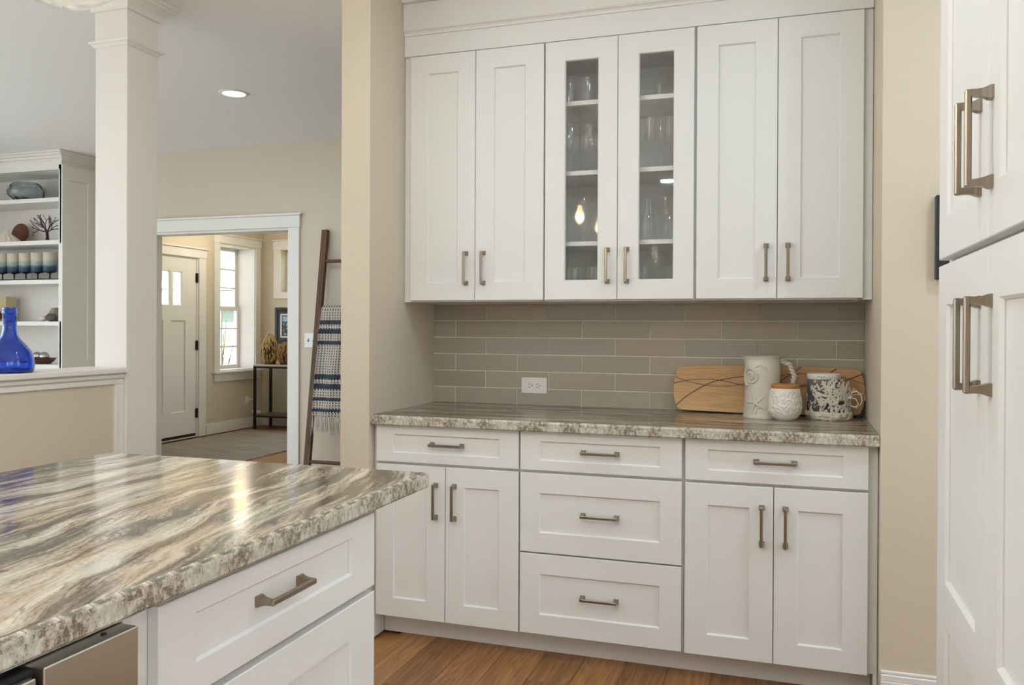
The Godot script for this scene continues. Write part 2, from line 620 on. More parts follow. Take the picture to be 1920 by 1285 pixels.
	thr.heightmap_texture = grey_picture(160, 512, func(x, y): return 0.5 + 0.25 * cos(TAU * x / 10.0) + 0.25 * cos(TAU * y / 12.0))
	thr.heightmap_scale = 0.6

	# the small print in the foyer frame: sky, sea and a dark plant
	var pn := noise(161, 0.06, 3)
	var prt := mat("sea_print", Color.WHITE, 0.5)
	prt.albedo_texture = picture(96, 128, func(x, y):
		var k := pn.get_noise_2d(x, y * 0.6)
		if y < 34:
			return rgb(150, 182, 210).lightened(maxf(k, 0.0))
		if y < 52:
			return rgb(62, 102, 138).lightened(maxf(k, 0.0) * 0.6)
		return rgb(44, 54, 62).lerp(rgb(206, 212, 214), clampf(k * 2.4, 0, 1)))


# ---------------------------------------------------------------- light and camera

func can_light(x: float, z: float, label: String, energy: float, c := Color(0.86, 0.95, 1.0)) -> void:
	var t := thing("recessed_light", label, "ceiling light", Vector3(x, H, z), "recessed ceiling lights")
	var r := MB.new()
	r.lathe([Vector2(0.068, -0.001), Vector2(0.072, -0.006), Vector2(0.09, -0.005), Vector2(0.094, 0.0)].map(func(p): return Vector2(p.x, p.y)), 40)
	add(t, "trim_ring", r, M.trim_paint)
	var l := MB.new()
	l.lathe([Vector2(0.0, -0.0035), Vector2(0.07, -0.0025)], 40)
	add(t, "lens", l, M.lamp_lens)
	var a := AreaLight3D.new()
	a.name = "glow"
	a.area_size = Vector2(0.12, 0.12)
	a.light_energy = energy
	a.light_color = c
	a.area_range = 16.0
	a.area_attenuation = 2.0
	a.shadow_enabled = true
	a.rotation.x = -PI / 2
	a.position.y = -0.012
	t.add_child(a)


func lights_and_camera() -> void:
	var cam := Camera3D.new()
	cam.name = "camera"
	var f := 1568.77
	cam.near = 0.05
	cam.far = 120.0
	cam.projection = Camera3D.PROJECTION_FRUSTUM
	cam.size = 2.0 * cam.near * 642.5 / f
	cam.frustum_offset = Vector2(0, -20.85 / f * cam.near)
	cam.transform = Transform3D(Basis(Vector3(0.948715, 0.004575, -0.3161), Vector3(-0.005691, 0.99998, -0.002607), Vector3(0.316082, 0.004272, 0.948722)), Vector3(1.62755, 1.27368, 3.69769))
	add_child(cam)
	cam.current = true

	var env := Environment.new()
	env.background_mode = Environment.BG_SKY
	var sky := Sky.new()
	var sm := ProceduralSkyMaterial.new()
	sm.sky_top_color = rgb(206, 215, 230)
	sm.sky_horizon_color = rgb(240, 240, 240)
	sm.ground_bottom_color = rgb(196, 196, 188)
	sm.ground_horizon_color = rgb(226, 228, 226)
	sm.sky_energy_multiplier = 1.75
	sm.ground_energy_multiplier = 1.4
	sky.sky_material = sm
	env.sky = sky
	env.tonemap_mode = Environment.TONE_MAPPER_LINEAR
	env.tonemap_exposure = 1.12
	env.sdfgi_enabled = true
	env.ssao_enabled = true
	env.ssil_enabled = true
	var we := WorldEnvironment.new()
	we.name = "surroundings"
	we.environment = env
	add_child(we)
	var sun := DirectionalLight3D.new()
	sun.name = "sun"
	sun.light_energy = 2.8
	sun.light_color = Color(0.95, 0.98, 1.0)
	sun.light_angular_distance = 0.6
	sun.shadow_enabled = true
	sun.basis = Basis.looking_at(Vector3(-0.56, -0.66, -0.48))
	add_child(sun)
	# recessed lamps of the kitchen, the hall and the living room; only one of them is in the picture
	var e := 0.75
	can_light(-1.70, -0.741, "recessed ceiling light glowing in front of the cased opening", e)
	can_light(0.45, 1.25, "recessed ceiling light above the open end of the tiled alcove", e * 0.3)
	can_light(1.45, 1.25, "recessed ceiling light above the alcove, next to the hall", e * 0.3)
	can_light(1.25, 2.35, "recessed ceiling light over the aisle between island and tall cabinet", e * 0.6)
	can_light(0.47, 5.28, "recessed ceiling light mirrored in a glass cabinet door", e)
	can_light(1.2, 4.5, "recessed ceiling light above the kitchen behind the camera", e)
	can_light(2.9, 5.0, "recessed ceiling light in the far corner of the kitchen", e)
	can_light(-0.7, 3.6, "recessed ceiling light between the island and the half wall", e)
	can_light(2.75, 1.45, "recessed ceiling light in the hall beside the tall cabinet", e * 1.3)
	can_light(-3.4, 1.5, "recessed ceiling light in the middle of the living room", e)
	can_light(-3.4, 3.9, "recessed ceiling light over the window end of the living room", e)
	can_light(-1.9, 5.2, "recessed ceiling light near the large living room window", e)


# ---------------------------------------------------------------- the rooms

# a wall across x or z with square holes: along = [from, to], holes = [[from, to, low, high], ...]
func wall(called: String, label: String, across: String, lo: float, hi: float, along: Array, holes: Array, paint: Material, top := H) -> MeshInstance3D:
	var b := MB.new()
	var bx := func(a0: float, a1: float, y0: float, y1: float) -> void:
		if a1 - a0 < 1e-4 or y1 - y0 < 1e-4:
			return
		if across == "x":
			b.box(Vector3(lo, y0, a0), Vector3(hi, y1, a1))
		else:
			b.box(Vector3(a0, y0, lo), Vector3(a1, y1, hi))
	var at: float = along[0]
	for h in holes:
		bx.call(at, h[0], 0.0, top)
		bx.call(h[0], h[1], 0.0, h[2])
		bx.call(h[0], h[1], h[3], top)
		at = h[1]
	bx.call(at, along[1], 0.0, top)
	return single(called, b, paint, label, "wall", "", "structure")


# a plain daylight window set in a hole of a wall across z (all behind the camera)
func plain_window(x0: float, x1: float, y0: float, y1: float, z: float, label: String) -> void:
	var t := thing("window_%d" % (3 + taken.get("day_windows", 0)), label, "window", Vector3.ZERO, "", "structure")
	taken["day_windows"] = taken.get("day_windows", 0) + 1
	var b := MB.new()
	for r in [[x0, x0 + 0.06, y0, y1], [x1 - 0.06, x1, y0, y1], [x0 + 0.06, x1 - 0.06, y0, y0 + 0.06], [x0 + 0.06, x1 - 0.06, y1 - 0.06, y1]]:
		b.box(Vector3(r[0], r[2], z - 0.04), Vector3(r[1], r[3], z + 0.04), 0.003)
	b.box(Vector3((x0 + x1) / 2 - 0.03, y0 + 0.06, z - 0.03), Vector3((x0 + x1) / 2 + 0.03, y1 - 0.06, z + 0.03), 0.003)
	add(t, "window_frame", b, M.trim_paint)
	sub_box(t, "pane", Vector3(x0 + 0.06, y0 + 0.06, z - 0.003), Vector3((x0 + x1) / 2 - 0.03, y1 - 0.06, z + 0.003), M.clear_glass, 0.0)
	sub_box(t, "pane", Vector3((x0 + x1) / 2 + 0.03, y0 + 0.06, z - 0.003), Vector3(x1 - 0.06, y1 - 0.06, z + 0.003), M.clear_glass, 0.0)


func side_window(called: String, label: String, x: float, z0: float, z1: float, y0: float, y1: float) -> void:
	var t := thing(called, label, "window", Vector3.ZERO, "", "structure")
	var m := (z0 + z1) / 2
	var b := MB.new()
	for s in [[z0, z0 + 0.06, y0, y1], [z1 - 0.06, z1, y0, y1], [z0 + 0.06, z1 - 0.06, y0, y0 + 0.06], [z0 + 0.06, z1 - 0.06, y1 - 0.06, y1], [m - 0.03, m + 0.03, y0 + 0.06, y1 - 0.06]]:
		b.box(Vector3(x - 0.04, s[2], s[0]), Vector3(x + 0.04, s[3], s[1]), 0.003)
	add(t, "window_frame", b, M.trim_paint)
	sub_box(t, "pane", Vector3(x - 0.003, y0 + 0.06, z0 + 0.06), Vector3(x + 0.003, y1 - 0.06, m - 0.03), M.clear_glass, 0.0)
	sub_box(t, "pane", Vector3(x - 0.003, y0 + 0.06, m + 0.03), Vector3(x + 0.003, y1 - 0.06, z1 - 0.06), M.clear_glass, 0.0)


func rooms() -> void:
	var p: Material = M.wall_paint
	# floor: a slab and its oak planks, laid towards the camera
	var fl := thing("floor", "warm oak plank floor of the kitchen and the rooms beyond", "floor", Vector3.ZERO, "", "structure")
	sub_box(fl, "subfloor", Vector3(-6.0, -0.14, -5.75), Vector3(4.4, -0.013, 6.7), M.raw_wood, 0.0)
	var r := RandomNumberGenerator.new()
	r.seed = 5
	var oaks := [M.oak_amber, M.oak_honey, M.oak_tawny]
	var lanes := int(9.2 / 0.158)
	for k in lanes:
		var x0 := 0.41 + 0.158 * (k - 34)
		if x0 < -4.95 or x0 > 3.2:
			continue
		var z := -5.6 - r.randf() * 1.6
		while z < 4.4:
			var z1 := z + 1.7 + r.randf() * 0.5
			var a := maxf(z, -5.58)
			var c := minf(z1, 4.4)
			var seen := (x0 > 0.0 and x0 < 2.2 and c > 0.4 and a < 3.0) or (x0 > -4.9 and x0 < -1.9 and a < -1.4)
			if c - a > 0.05 and seen:
				var b := MB.new()
				b.uo = Vector2(r.randf() * 0.4, r.randf() * 3.0)
				b.box(Vector3(x0 + 0.0006, -0.013, a + 0.0006), Vector3(x0 + 0.1574, 0.0 + r.randf() * 0.0003, c - 0.0006), 0.0012)
				add(fl, "plank", b, oaks[r.randi() % 3])
			z = z1
	var rest := MB.new()
	for e in [[-4.95, 0.0, -1.4, 4.4], [2.2, 4.2, 0.4, 4.4], [-1.9, 4.2, -2.1, 0.4], [-5.7, 4.2, 4.4, 6.6], [0.0, 2.2, 3.0, 4.4], [-5.7, -4.95, -2.1, 4.4]]:
		rest.box(Vector3(e[0], -0.013, e[2]), Vector3(e[1], -0.001, e[3]), 0.0)
	add(fl, "floorboards", rest, M.oak_amber)

	var ce := MB.new()
	ce.box(Vector3(-6.0, H, -5.8), Vector3(4.4, H + 0.15, 6.75))
	single("ceiling", ce, M.ceiling_paint, "flat pale ceiling over kitchen, living room and foyer", "ceiling", "", "structure")

	# walls out of the picture, with the windows that let the day in
	wall("wall_south", "wall behind the camera with two wide windows", "z", 6.5, 6.65, [-5.8, 4.3], [[-5.45, -2.75, 0.12, 2.5], [2.45, 4.15, 0.1, 2.5]], p)
	plain_window(-5.45, -2.75, 0.12, 2.5, 6.57, "wide living room window behind the camera")
	plain_window(2.45, 4.15, 0.1, 2.5, 6.57, "wide kitchen window behind the camera")
	wall("wall_east", "kitchen wall beyond the tall cabinet", "x", 4.2, 4.35, [0.5, 6.65], [[0.8, 1.85, 0.1, 2.35], [3.2, 5.9, 0.95, 2.45]], p)
	side_window("window_6", "glazed hall door at the end of the passage out of view", 4.275, 0.8, 1.85, 0.1, 2.35)
	side_window("window_7", "wide kitchen window over the counter out of view", 4.275, 3.2, 5.9, 0.95, 2.45)
	wall("wall_west", "living room wall at the far end of the bookcase", "x", -5.75, -5.6, [-2.2, 6.65], [[-0.9, 4.6, 0.12, 2.5]], p)
	side_window("window_5", "wide side window of the living room", -5.67, -0.9, 4.6, 0.12, 2.5)

	# the alcove
	wall("wall_alcove_side", "beige end wall at the open side of the tiled alcove", "x", -0.131, 0.0, [-0.13, 0.65], [], p)
	wall("wall_hall", "cream wall with a framed picture beside the tall cabinet", "z", 0.53, 0.65, [XR, 4.35], [], p)
	wall("wall_alcove_return", "short wall closing the tiled alcove beside the hall", "x", XR, XR + 0.115, [-0.13, 0.53], [], p)
	tiles()
	# the wall with the opening and the foyer behind it
	wall("wall_far", "taupe wall with a wide cased opening to the foyer", "z", FZ - 0.12, FZ, [-5.75, 4.3], [[-3.56, -2.176, 0.0, 2.066]], p)
	wall("wall_east_passage", "end wall of the passage behind the tiled wall", "x", 4.2, 4.35, [-2.2, 0.5], [], p)
	wall("wall_foyer_entry", "foyer wall with the front door and a tall window", "x", FX - 0.32, FX, [-5.75, FZ - 0.12], [[-5.405, -4.70, 0.735, 2.275], [-4.325, -3.37, 0.0, 2.065]].map(func(h): return h), p)
	wall("wall_foyer_end", "foyer end wall with a small high window and a picture", "z", FB - 0.2, FB, [FX, -1.7], [[-4.6, -4.1, 1.72, 2.26], [-3.6, -2.1, 0.5, 2.35]], p)
	plain_window(-3.6, -2.1, 0.5, 2.35, FB - 0.1, "wide foyer window hidden behind the wall beside the opening")
	wall("wall_foyer_inner", "inner foyer wall out of view", "x", -1.9, -1.78, [FB, FZ - 0.12], [], p)
	trims()
	door_and_windows()
	outside()


func tiles() -> void:
	var w := thing("wall_back", "alcove wall covered in glossy sage grey subway tiles", "wall", Vector3.ZERO, "", "structure")
	sub_box(w, "plaster", Vector3(-0.131, 0.0, -0.13), Vector3(XR + 0.115, H, -0.011), M.wall_paint, 0.0)
	sub_box(w, "grout", Vector3(0.0, 0.88, -0.0112), Vector3(XR, 1.45, -0.0022), M.grout, 0.0)
	var r := RandomNumberGenerator.new()
	r.seed = 8
	var keys := ["tile_sand", "tile_sage", "tile_clay", "tile_mist", "tile_moss"]
	var py := 0.0782
	var g := 0.0023
	for row in 6:
		var y1: float = CT + 0.0782 * (6 - row) - 0.002
		var joints := [0.0]
		var x: float = 0.2655 if row % 2 == 0 else 0.1133
		while x < XR - 0.02:
			joints.append(x)
			x += 0.308
		joints.append(XR)
		for k in joints.size() - 1:
			var a: float = joints[k] + g
			var b: float = joints[k + 1] - g
			var m := MB.new()
			var tw := b - a
			var th := py - 2 * g
			var t := 0.0022
			m.uo = Vector2(r.randf(), r.randf())
			m.box(Vector3(0, 0, -0.008), Vector3(tw, th, t), 0.0011)
			var tilt := Basis.from_euler(Vector3(r.randf_range(-0.006, 0.006), r.randf_range(-0.003, 0.003), 0.0))
			add(w, "tile", m, M[keys[r.randi() % 5]], Transform3D(tilt, Vector3(a, y1 - py + g, 0.0)))


# a cased opening or window surround on a wall: craftsman legs and a wide capped head
func casing(t: Node, flip: bool, a0: float, a1: float, y0: float, y1: float, wide: float, head: float, at: float, out: float, sill := 0.0) -> void:
	# coordinates: along the wall a, up y, out of the wall d; flip: the wall lies across x
	var bx := func(called: String, p0: Vector3, p1: Vector3) -> void:
		if flip:
			sub_box(t, called, Vector3(at + minf(p0.z, p1.z), p0.y, minf(p0.x, p1.x)), Vector3(at + maxf(p0.z, p1.z), p1.y, maxf(p0.x, p1.x)), M.trim_paint, 0.002)
		else:
			sub_box(t, called, Vector3(p0.x, p0.y, at + minf(p0.z, p1.z)), Vector3(p1.x, p1.y, at + maxf(p0.z, p1.z)), M.trim_paint, 0.002)
	bx.call("side_casing", Vector3(a0 - wide, y0, 0), Vector3(a0, y1, 0.018))
	bx.call("side_casing", Vector3(a1, y0, 0), Vector3(a1 + wide, y1, 0.018))
	bx.call("head_casing", Vector3(a0 - wide - 0.008, y1, 0), Vector3(a1 + wide + 0.008, y1 + head - 0.016, 0.024))
	bx.call("head_cap", Vector3(a0 - wide - 0.025, y1 + head - 0.016, 0), Vector3(a1 + wide + 0.025, y1 + head, 0.042))
	if sill > 0.0:
		bx.call("stool", Vector3(a0 - wide - 0.025, y0 - 0.022, 0), Vector3(a1 + wide + 0.025, y0, 0.06))
		bx.call("apron", Vector3(a0 - wide, y0 - 0.022 - sill, 0), Vector3(a1 + wide, y0 - 0.022, 0.018))


func baseboard(called: String, lo: Vector3, hi: Vector3, out: Vector3, label: String) -> void:
	# a tall board with a stepped and rounded cap; out points into the room
	var b := MB.new()
	b.box(lo, Vector3(hi.x, hi.y - 0.034, hi.z), 0.0015)
	var shrink := out * 0.005
	b.box(lo + Vector3(0, hi.y - lo.y - 0.034, 0) - Vector3(minf(shrink.x, 0), 0, minf(shrink.z, 0)), Vector3(hi.x, hi.y - 0.012, hi.z) - Vector3(maxf(shrink.x, 0), 0, maxf(shrink.z, 0)), 0.003)
	shrink = out * 0.009
	b.box(lo + Vector3(0, hi.y - lo.y - 0.012, 0) - Vector3(minf(shrink.x, 0), 0, minf(shrink.z, 0)), hi - Vector3(maxf(shrink.x, 0), 0, maxf(shrink.z, 0)), 0.003)
	single(called, b, M.trim_paint, label, "baseboard", "", "structure")


func trims() -> void:
	var t := thing("trim_1", "white craftsman casing round the wide opening to the foyer", "door casing", Vector3.ZERO, "", "structure")
	casing(t, false, -3.56, -2.176, 0.0, 2.066, 0.098, 0.112, FZ, 0.0)
	sub_box(t, "jamb", Vector3(-3.58, 2.048, FZ - 0.14), Vector3(-2.156, 2.066, FZ + 0.001), M.trim_paint)
	sub_box(t, "jamb", Vector3(-2.192, 0.0, FZ - 0.14), Vector3(-2.174, 2.048, FZ + 0.001), M.trim_paint)
	sub_box(t, "jamb", Vector3(-3.562, 0.0, FZ - 0.14), Vector3(-3.544, 2.048, FZ + 0.001), M.trim_paint)
	baseboard("baseboard_hall", Vector3(XR + 0.003, 0, 0.65), Vector3(4.2, 0.135, 0.668), Vector3(0, 0, 1), "white moulded baseboard of the cream wall beside the base cabinets")
	baseboard("baseboard_foyer", Vector3(FX, 0, FB), Vector3(FX + 0.018, 0.13, -4.46), Vector3(1, 0, 0), "white baseboard under the tall foyer window")
	baseboard("baseboard_foyer_end", Vector3(FX, 0, FB), Vector3(-1.9, 0.13, FB + 0.018), Vector3(0, 0, 1), "white baseboard behind the console table")
	baseboard("baseboard_far", Vector3(-2.07, 0, FZ), Vector3(4.2, 0.13, FZ + 0.018), Vector3(0, 0, 1), "white baseboard behind the leaning ladder")

	# half wall with its cap, and the square column that stands at its end
	var cx := -1.137
	var cz := 0.75
	var hw := thing("wall_half", "beige half wall with a white moulded cap ending at the square column", "half wall", Vector3.ZERO, "", "structure")
	sub_box(hw, "plaster", Vector3(cx - 0.165, 0, cz), Vector3(cx - 0.028, 1.05, 4.6), M.wall_paint, 0.0)
	sub_box(hw, "cap", Vector3(cx - 0.205, 1.068, cz), Vector3(cx + 0.012, 1.092, 4.6), M.trim_paint, 0.004)
	sub_box(hw, "bed_moulding", Vector3(cx - 0.18, 1.045, cz), Vector3(cx - 0.006, 1.068, 4.6), M.trim_paint, 0.005)
	sub_box(hw, "band", Vector3(cx - 0.172, 1.02, cz), Vector3(cx - 0.016, 1.045, 4.6), M.trim_paint, 0.003)
	sub_box(hw, "corner_board", Vector3(cx - 0.172, 0.0, cz), Vector3(cx - 0.016, 1.02, cz + 0.045), M.trim_paint, 0.003)
	var co := thing("column", "square white boxed column rising from the half wall to the ceiling", "column", Vector3(cx - 0.088, 0, cz - 0.0925), "", "structure")
	var hx := 0.088
	var hz := 0.0925
	sub_box(co, "shaft", Vector3(-hx, 0, -hz), Vector3(hx, 2.56, hz), M.trim_paint, 0.002)
	sub_box(co, "capital_block", Vector3(-hx - 0.002, 2.53, -hz - 0.002), Vector3(hx + 0.002, 2.70, hz + 0.002), M.trim_paint, 0.002)
	var nk := MB.new()
	square_ring(nk, hx, hz, [Vector2(0.0, 2.505), Vector2(0.006, 2.508), Vector2(0.012, 2.518), Vector2(0.02, 2.524), Vector2(0.022, 2.531), Vector2(0.0, 2.533)])
	add(co, "neck_moulding", nk, M.trim_paint)
	var cr := MB.new()
	square_ring(cr, hx, hz, [Vector2(0.0, 2.662), Vector2(0.014, 2.664), Vector2(0.016, 2.676), Vector2(0.024, 2.69), Vector2(0.042, 2.706), Vector2(0.058, 2.714), Vector2(0.06, 2.722), Vector2(0.07, 2.726), Vector2(0.072, 2.7395), Vector2(0.0, 2.7395)])
	add(co, "crown_moulding", cr, M.trim_paint)


# a moulding profile (out, height) run round a square post
func square_ring(b: MB, hx: float, hz: float, prof: Array) -> void:
	for k in prof.size() - 1:
		var a: Vector2 = prof[k]
		var c: Vector2 = prof[k + 1]
		var d := Vector2(c.y - a.y, -(c.x - a.x))
		for s in [[1, 1, 1, -1], [-1, 1, 1, 1], [-1, -1, -1, 1], [1, -1, -1, -1]]:
			var p0 := Vector3(s[0] * (hx + a.x), a.y, s[1] * (hz + a.x))
			var p1 := Vector3(s[2] * (hx + a.x), a.y, s[3] * (hz + a.x))
			var p2 := Vector3(s[2] * (hx + c.x), c.y, s[3] * (hz + c.x))
			var p3 := Vector3(s[0] * (hx + c.x), c.y, s[1] * (hz + c.x))
			var o := Vector3((s[0] + s[2]) / 2.0, 0, (s[1] + s[3]) / 2.0)
			b.q(p0, p1, p2, p3, o * d.x + Vector3(0, d.y, 0))


func door_and_windows() -> void:
	# front door in the outer wall: local x runs along -z, out is +x
	var d := thing("door_1", "white craftsman front door with three small panes and dark hinges", "door", Vector3.ZERO, "", "structure")
	casing(d, true, -4.325, -3.37, 0.0, 2.062, 0.12, 0.115, FX, 0.0)
	var jb := MB.new()
	jb.box(Vector3(FX - 0.2, 0, -4.325), Vector3(FX + 0.001, 2.048, -4.303), 0.001)
	jb.box(Vector3(FX - 0.2, 0, -3.392), Vector3(FX + 0.001, 2.048, -3.37), 0.001)
	jb.box(Vector3(FX - 0.2, 2.048, -4.325), Vector3(FX + 0.001, 2.065, -3.37), 0.001)
	add(d, "jamb", jb, M.trim_paint)
	sub_box(d, "threshold", Vector3(FX - 0.3, 0.0, -4.303), Vector3(FX + 0.012, 0.014, -3.392), M.table_top, 0.003)
	sub_box(d, "sweep", Vector3(FX - 0.05, 0.014, -4.3), Vector3(FX - 0.014, 0.05, -3.395), M.dark_bronze, 0.002)
	var at := Transform3D(TO_PLUS_X, Vector3(FX - 0.006, 0.046, -3.395))
	var slab := MB.new()
	leaf_with_holes(slab, 0.905, 2.0, [[0.115, 1.462, 0.27, 1.842], [0.327, 1.462, 0.482, 1.842], [0.526, 1.462, 0.672, 1.842]], [[0.115, 0.262, 0.37, 1.294], [0.494, 0.262, 0.726, 1.294]])
	var s := add(d, "door_slab", slab, M.trim_paint, at)
	for h in [[0.115, 0.27], [0.327, 0.482], [0.526, 0.672]]:
		sub_box(s, "pane", Vector3(h[0] - 0.005, 1.457, -0.026), Vector3(h[1] + 0.005, 1.847, -0.02), M.clear_glass, 0.0)
	for h in [[0.115, 0.37], [0.494, 0.726]]:
		sub_box(s, "panel", Vector3(h[0] - 0.004, 0.258, -0.03), Vector3(h[1] + 0.004, 1.298, -0.014), M.trim_paint, 0.0)
	for y in [0.275, 1.054, 1.831]:
		var hg := MB.new()
		hg.tube([Vector3(FX + 0.006, y - 0.055, -4.303), Vector3(FX + 0.006, y + 0.055, -4.303)], 0.011, 10)
		hg.box(Vector3(FX - 0.006, y - 0.052, -4.31), Vector3(FX + 0.003, y + 0.052, -4.285), 0.001)
		add(d, "hinge", hg, M.dark_bronze)
	var kn := MB.new()
	kn.tube([Vector3(FX - 0.006, 0.98, -3.455), Vector3(FX + 0.05, 0.98, -3.455)], 0.012, 10)
	kn.ball(Vector3(FX + 0.06, 0.98, -3.455), Vector3(0.02, 0.028, 0.028))
	add(d, "door_knob", kn, M.dark_bronze)

	# tall double hung window in a deep reveal
	var w := thing("window_1", "tall white double hung window with grids beside the front door", "window", Vector3.ZERO, "", "structure")
	var z0 := -5.405
	var z1 := -4.70
	casing(w, true, z0, z1, 0.735, 2.275, 0.1, 0.115, FX, 0.0, 0.1)
	var rv := MB.new()
	rv.box(Vector3(FX - 0.31, 0.735, z0), Vector3(FX + 0.001, 2.275, z0 + 0.012), 0.001)
	rv.box(Vector3(FX - 0.31, 0.735, z1 - 0.012), Vector3(FX + 0.001, 2.275, z1), 0.001)
	rv.box(Vector3(FX - 0.31, 2.263, z0 + 0.012), Vector3(FX + 0.001, 2.275, z1 - 0.012), 0.001)
	rv.box(Vector3(FX - 0.31, 0.735, z0 + 0.012), Vector3(FX + 0.001, 0.747, z1 - 0.012), 0.001)
	add(w, "reveal", rv, M.trim_paint)
	z0 += 0.012
	z1 -= 0.012
	for half in 2:
		var x := FX - 0.285 + 0.03 * (1 - half) - 0.0
		var ya := 0.747 if half == 0 else 1.485
		var yb := 1.515 if half == 0 else 2.263
		var fr := MB.new()
		for e in [[z0, z0 + 0.045, ya, yb], [z1 - 0.045, z1, ya, yb], [z0 + 0.045, z1 - 0.045, ya, ya + 0.045], [z0 + 0.045, z1 - 0.045, yb - 0.04, yb]]:
			fr.box(Vector3(x, e[2], e[0]), Vector3(x + 0.028, e[3], e[1]), 0.003)
		var sa := add(w, "sash", fr, M.trim_paint)
		sub_box(sa, "pane", Vector3(x + 0.012, ya + 0.04, z0 + 0.04), Vector3(x + 0.016, yb - 0.035, z1 - 0.04), M.clear_glass, 0.0)
		var mz := (z0 + z1) / 2
		sub_box(sa, "muntin", Vector3(x + 0.004, ya + 0.045, mz - 0.008), Vector3(x + 0.024, yb - 0.04, mz + 0.008), M.trim_paint, 0.002)
		for k in 2:
			var my := ya + 0.045 + (yb - ya - 0.085) * (k + 1) / 3.0
			sub_box(sa, "muntin", Vector3(x + 0.005, my - 0.008, z0 + 0.045), Vector3(x + 0.023, my + 0.008, z1 - 0.045), M.trim_paint, 0.002)
	sub_box(w, "sash_lock", Vector3(FX - 0.255, 1.515, (z0 + z1) / 2 - 0.03), Vector3(FX - 0.235, 1.527, (z0 + z1) / 2 + 0.03), M.white_plastic, 0.004)

	# small high window of the end wall
	var v := thing("window_2", "small high white window on the foyer end wall", "window", Vector3.ZERO, "", "structure")
	casing(v, false, -4.6, -4.1, 1.72, 2.26, 0.1, 0.13, FB, 0.0)
	sub_box(v, "bottom_casing", Vector3(-4.7, 1.635, FB), Vector3(-4.0, 1.72, FB + 0.018), M.trim_paint)
	var fr2 := MB.new()
	for e in [[-4.6, -4.545, 1.72, 2.26], [-4.155, -4.1, 1.72, 2.26], [-4.545, -4.155, 1.72, 1.775], [-4.545, -4.155, 2.205, 2.26]]:
		fr2.box(Vector3(e[0], e[2], FB - 0.17), Vector3(e[1], e[3], FB - 0.12), 0.003)
	add(v, "sash", fr2, M.trim_paint)
	sub_box(v, "pane", Vector3(-4.547, 1.773, FB - 0.147), Vector3(-4.153, 2.207, FB - 0.143), M.clear_glass, 0.0)
	var cr := MB.new()
	cr.tube([Vector3(-4.53, 1.82, FB - 0.118), Vector3(-4.53, 1.84, FB - 0.1), Vector3(-4.53, 1.93, FB - 0.1), Vector3(-4.53, 1.95, FB - 0.118)], 0.008, 8)
	add(v, "latch", cr, M.white_plastic)


# a door leaf: through holes and sunk panels, face at z = 0, thickness t, front edges eased by c
func leaf_with_holes(b: MB, w: float, h: float, through: Array, sunk: Array, t := 0.04, e := 0.006, d := 0.012, c := 0.002) -> void:
	var xs := [c, w - c]
	var ys := [c, h - c]
	for r in through + sunk:
		for k in [0, 2]:
			if not xs.has(r[k]):
				xs.append(r[k])
			if not ys.has(r[k + 1]):
				ys.append(r[k + 1])
	xs.sort()
	ys.sort()
	for i in xs.size() - 1:
		for j in ys.size() - 1:
			var mx: float = (xs[i] + xs[i + 1]) / 2
			var my: float = (ys[j] + ys[j + 1]) / 2
			var open := false
			for r in through + sunk:
				if mx > r[0] and mx < r[2] and my > r[1] and my < r[3]:
					open = true
			if open:
				continue
			for zz in [0.0, -t]:
				b.q(Vector3(xs[i], ys[j], zz), Vector3(xs[i + 1], ys[j], zz), Vector3(xs[i + 1], ys[j + 1], zz), Vector3(xs[i], ys[j + 1], zz), Vector3(0, 0, 1 if zz == 0.0 else -1))
	for r in through + sunk:
		well(b, Rect2(r[0], r[1], r[2] - r[0], r[3] - r[1]), e, d, t)
	edge_band(b, w, h, -c, -t)
	var A := [Vector2(0, 0), Vector2(w, 0), Vector2(w, h), Vector2(0, h)]
	var B := [Vector2(c, c), Vector2(w - c, c), Vector2(w - c, h - c), Vector2(c, h - c)]
	var D := [Vector3(0, -1, 1), Vector3(1, 0, 1), Vector3(0, 1, 1), Vector3(-1, 0, 1)]
	for k in 4:
		var m := (k + 1) % 4
		b.q(Vector3(A[k].x, A[k].y, -c), Vector3(A[m].x, A[m].y, -c), Vector3(B[m].x, B[m].y, 0), Vector3(B[k].x, B[k].y, 0), D[k])


# the inside of a sunk field: a sloped bead, then straight down
func well(b: MB, r: Rect2, e: float, d1: float, d2: float) -> void:
	var A := [r.position, Vector2(r.end.x, r.position.y), r.end, Vector2(r.position.x, r.end.y)]
	var i := r.grow(-e)
	var B := [i.position, Vector2(i.end.x, i.position.y), i.end, Vector2(i.position.x, i.end.y)]
	var D := [Vector3(0, 1, 0), Vector3(-1, 0, 0), Vector3(0, -1, 0), Vector3(1, 0, 0)]
	for k in 4:
		var m := (k + 1) % 4
		b.q(Vector3(A[k].x, A[k].y, 0), Vector3(A[m].x, A[m].y, 0), Vector3(B[m].x, B[m].y, -d1), Vector3(B[k].x, B[k].y, -d1), D[k] + Vector3(0, 0, 0.5))
		b.q(Vector3(B[k].x, B[k].y, -d1), Vector3(B[m].x, B[m].y, -d1), Vector3(B[m].x, B[m].y, -d2), Vector3(B[k].x, B[k].y, -d2), D[k])


func edge_band(b: MB, w: float, h: float, z0: float, z1: float) -> void:
	b.q(Vector3(0, 0, z0), Vector3(w, 0, z0), Vector3(w, 0, z1), Vector3(0, 0, z1), Vector3(0, -1, 0))
	b.q(Vector3(0, h, z0), Vector3(w, h, z0), Vector3(w, h, z1), Vector3(0, h, z1), Vector3(0, 1, 0))
	b.q(Vector3(0, 0, z0), Vector3(0, h, z0), Vector3(0, h, z1), Vector3(0, 0, z1), Vector3(-1, 0, 0))
	b.q(Vector3(w, 0, z0), Vector3(w, h, z0), Vector3(w, h, z1), Vector3(w, 0, z1), Vector3(1, 0, 0))


